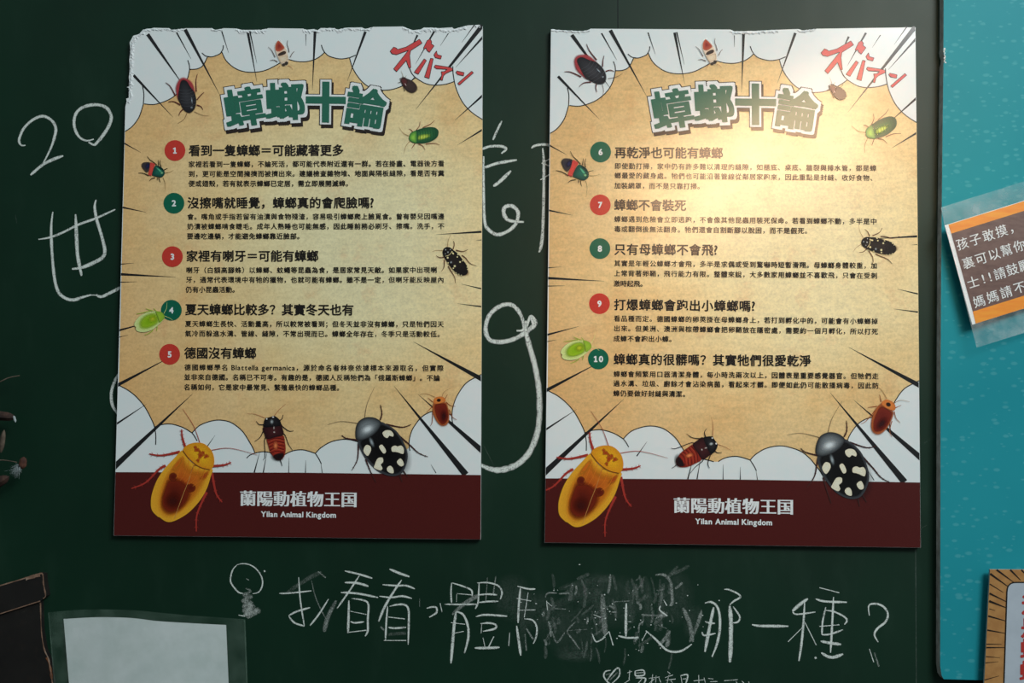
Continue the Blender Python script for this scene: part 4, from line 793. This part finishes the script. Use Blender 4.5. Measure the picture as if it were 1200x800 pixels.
# ------------------------------------------------------------------ laminated blank sheet, lower left
b0 = P(175, 840, 0)
root = thing('laminated_sheet', (b0.x, 0, b0.z), 'wavy laminated blank white sheet with clear margins at the foot of the chalkboard', 'paper sheet')
def wave(x): return .006 + .004 * (1 - cos((x - 57) / 233 * 2 * pi)) / 2
def wavy(name, top, lx, rx, ybot, m, dh):
    mb = MB(); tp = curve(top, 8); N = 8
    for (a, b) in zip(tp, tp[1:]):
        for j in range(N):
            def pt(p, t):
                u = (p[0] - tp[0][0]) / (tp[-1][0] - tp[0][0]); xb = lx + (rx - lx) * u
                x, y = p[0] + (xb - p[0]) * t, p[1] + (ybot - p[1]) * t
                return P(x, y, wave(x) + dh)
            mb.face([pt(a, j / N), pt(b, j / N), pt(b, (j + 1) / N), pt(a, (j + 1) / N)], m)
    return mb.build(name, root, True)
wavy('paper_sheet', [(74.5, 725), (112, 723), (145, 723.4), (165, 725), (185, 727.5), (225, 730), (265, 732)], 85, 270, 850, PAPER, 0)
wavy('laminate_film', [(57, 722), (57.6, 718.4), (60, 717), (100, 714), (150, 714.4), (180, 717), (225, 721), (282, 725), (286, 726.4), (287.4, 729)], 68, 292, 850, FILM, .0008)

# ------------------------------------------------------------------ old dark tin box, lower left corner
b0 = P(0, 840, 0)
root = thing('tin_box', (b0.x, 0, b0.z), 'old dark tin box with a rusted lid rim at the lower left corner', 'box')
mb = MB(); slab(mb, [(-70, 742), (-70, 830), (66, 830), (62, 800), (58, 774), (52.5, 760.6), (49, 740), (47.4, 703), (0, 718)], 0, .010, TIN, TIN); mb.build('box_body', root)
mb = MB(); slab(mb, [(-70, 708), (-70, 742), (0, 719.4), (47, 704.4), (51, 701.4), (54.2, 698), (51.6, 684), (50.4, 672.4), (45, 671.6), (28, 677), (0, 685.6)], 0, .014, TIN, TIN); lid = mb.build('box_lid', root)
mb = MB(); ribbon(mb, [(0, 686), (28, 677.6), (45, 672.3), (50, 672.8), (51, 684), (53.4, 697.5), (50.4, 701)], 1.5, .0144, RUST, rag=.4); ribbon(mb, [(30, 678), (40, 675), (47, 674.2)], 3.4, .0146, RUST, rag=.5); ribbon(mb, [(0, 719), (47, 704)], .9, .0144, RUST, rag=.4); mb.build('rusted_rim', lid)
mb = MB(); ribbon(mb, [(47.4, 706), (48.6, 740), (52, 760.6), (57.4, 774), (61.4, 800), (65, 828)], 1.3, .0104, RUST, rag=.5); ribbon(mb, [(55, 770), (59, 782), (60.6, 795)], 2.6, .0103, m_plain('orange_rust', (104, 62, 34), .8), rag=.5); mb.build('rusted_rim', root)

# ------------------------------------------------------------------ dried twig with seed pods, left side
b0 = P(-40, 600, 0)
root = thing('dried_seed_twig', (b0.x, 0, b0.z), 'dried brown twig with split seed pods and white fluff at the left side', 'dried plant')
def tube(mb, pts, r, m, n=8):
    q = [Vector(p) for p in curve([tuple(p) for p in pts], 6)]; rings = []
    for i, p in enumerate(q):
        d = (q[min(i + 1, len(q) - 1)] - q[max(i - 1, 0)]).normalized(); a = d.orthogonal().normalized(); b = d.cross(a)
        rr = r * (1 - .45 * i / len(q))
        rings.append([p + a * rr * cos(2 * pi * k / n) + b * rr * sin(2 * pi * k / n) for k in range(n)])
    for r1, r2 in zip(rings, rings[1:]):
        for k in range(n): mb.face([r1[k], r1[(k + 1) % n], r2[(k + 1) % n], r2[k]], m)
def pod(a, b, r, m, name='seed_pod'):
    """a pointed husk from a to b"""
    a, b = Vector(a), Vector(b); d = (b - a); u = d.normalized(); s = u.orthogonal().normalized(); t = u.cross(s); mb = MB(); rings = []
    for i in range(11):
        k = i / 10; rr = r * (sin(pi * min(1, k * .96 + .04)) ** .7) * (1 + .1 * sin(9 * k)); c = a + d * k
        rings.append([c + (s * cos(2 * pi * j / 12) + t * sin(2 * pi * j / 12)) * rr * (1 + .1 * sin(4 * j)) for j in range(12)])
    for r1, r2 in zip(rings, rings[1:]):
        for j in range(12): mb.face([r1[j], r1[(j + 1) % 12], r2[(j + 1) % 12], r2[j]], m)
    return mb.build(name, root, True)
HUSK = m_plain('dry_husk', (62, 42, 34), .8, (30, 20, 17)); TWIG = m_plain('dry_twig', (92, 82, 70), .8, (60, 50, 42)); FLUFF = m_plain('seed_fluff', (150, 160, 162), .9)
mb = MB(); tube(mb, [P(-45, 640, .002), P(-40, 560, .02), P(-30, 500, .03), P(-22, 450, .03), P(-5, 444 + 5, .03), P(10, 442.6, .03), P(23, 440, .028)], .0014, TWIG); mb.build('stem', root)
mb = MB(); tube(mb, [P(-40, 560, .02), P(-20, 545, .03), P(0, 539, .035), P(20, 541.5, .035)], .0012, TWIG); mb.build('twig', root)
mb = MB(); tube(mb, [P(-33, 515, .028), P(-20, 495, .03), P(-6, 487, .03)], .0012, TWIG); mb.build('twig', root)
pod(P(-12, 486, .03), P(19, 489, .032), .0078, HUSK); pod(P(1, 530, .03), P(5, 503, .03), .0042, TWIG); pod(P(26, 549, .035), P(28, 535, .038), .0062, m_plain('red_husk', (92, 58, 44), .8, (52, 30, 24)))
pod(P(-14, 572, .03), P(11, 558, .034), .0085, HUSK)
for (x, y) in ((18, 491),): pod(P(16, 487, .034), P(18.5, 495, .034), .0022, FLUFF, 'pod_tip')
mb = MB(); random.seed(3)
for k in range(220):
    a = P(24 + random.uniform(-1, 1), 545 + random.uniform(-1, 1), .036)
    e = P(17.5 + random.gauss(0, 3.4), 552.5 + random.gauss(0, 3), .036 + random.uniform(-.006, .010))
    mdl = (a + e) / 2 + Vector((random.uniform(-.002, .002), random.uniform(-.002, .002), random.uniform(-.001, .003))); w = Vector((.0002, 0, .00015))
    mb.face([a - w, a + w, mdl + w, mdl - w], FLUFF); mb.face([mdl - w, mdl + w, e + w * .5, e - w * .5], FLUFF)
o = mb.build('seed_fluff', root); o['kind'] = 'stuff'
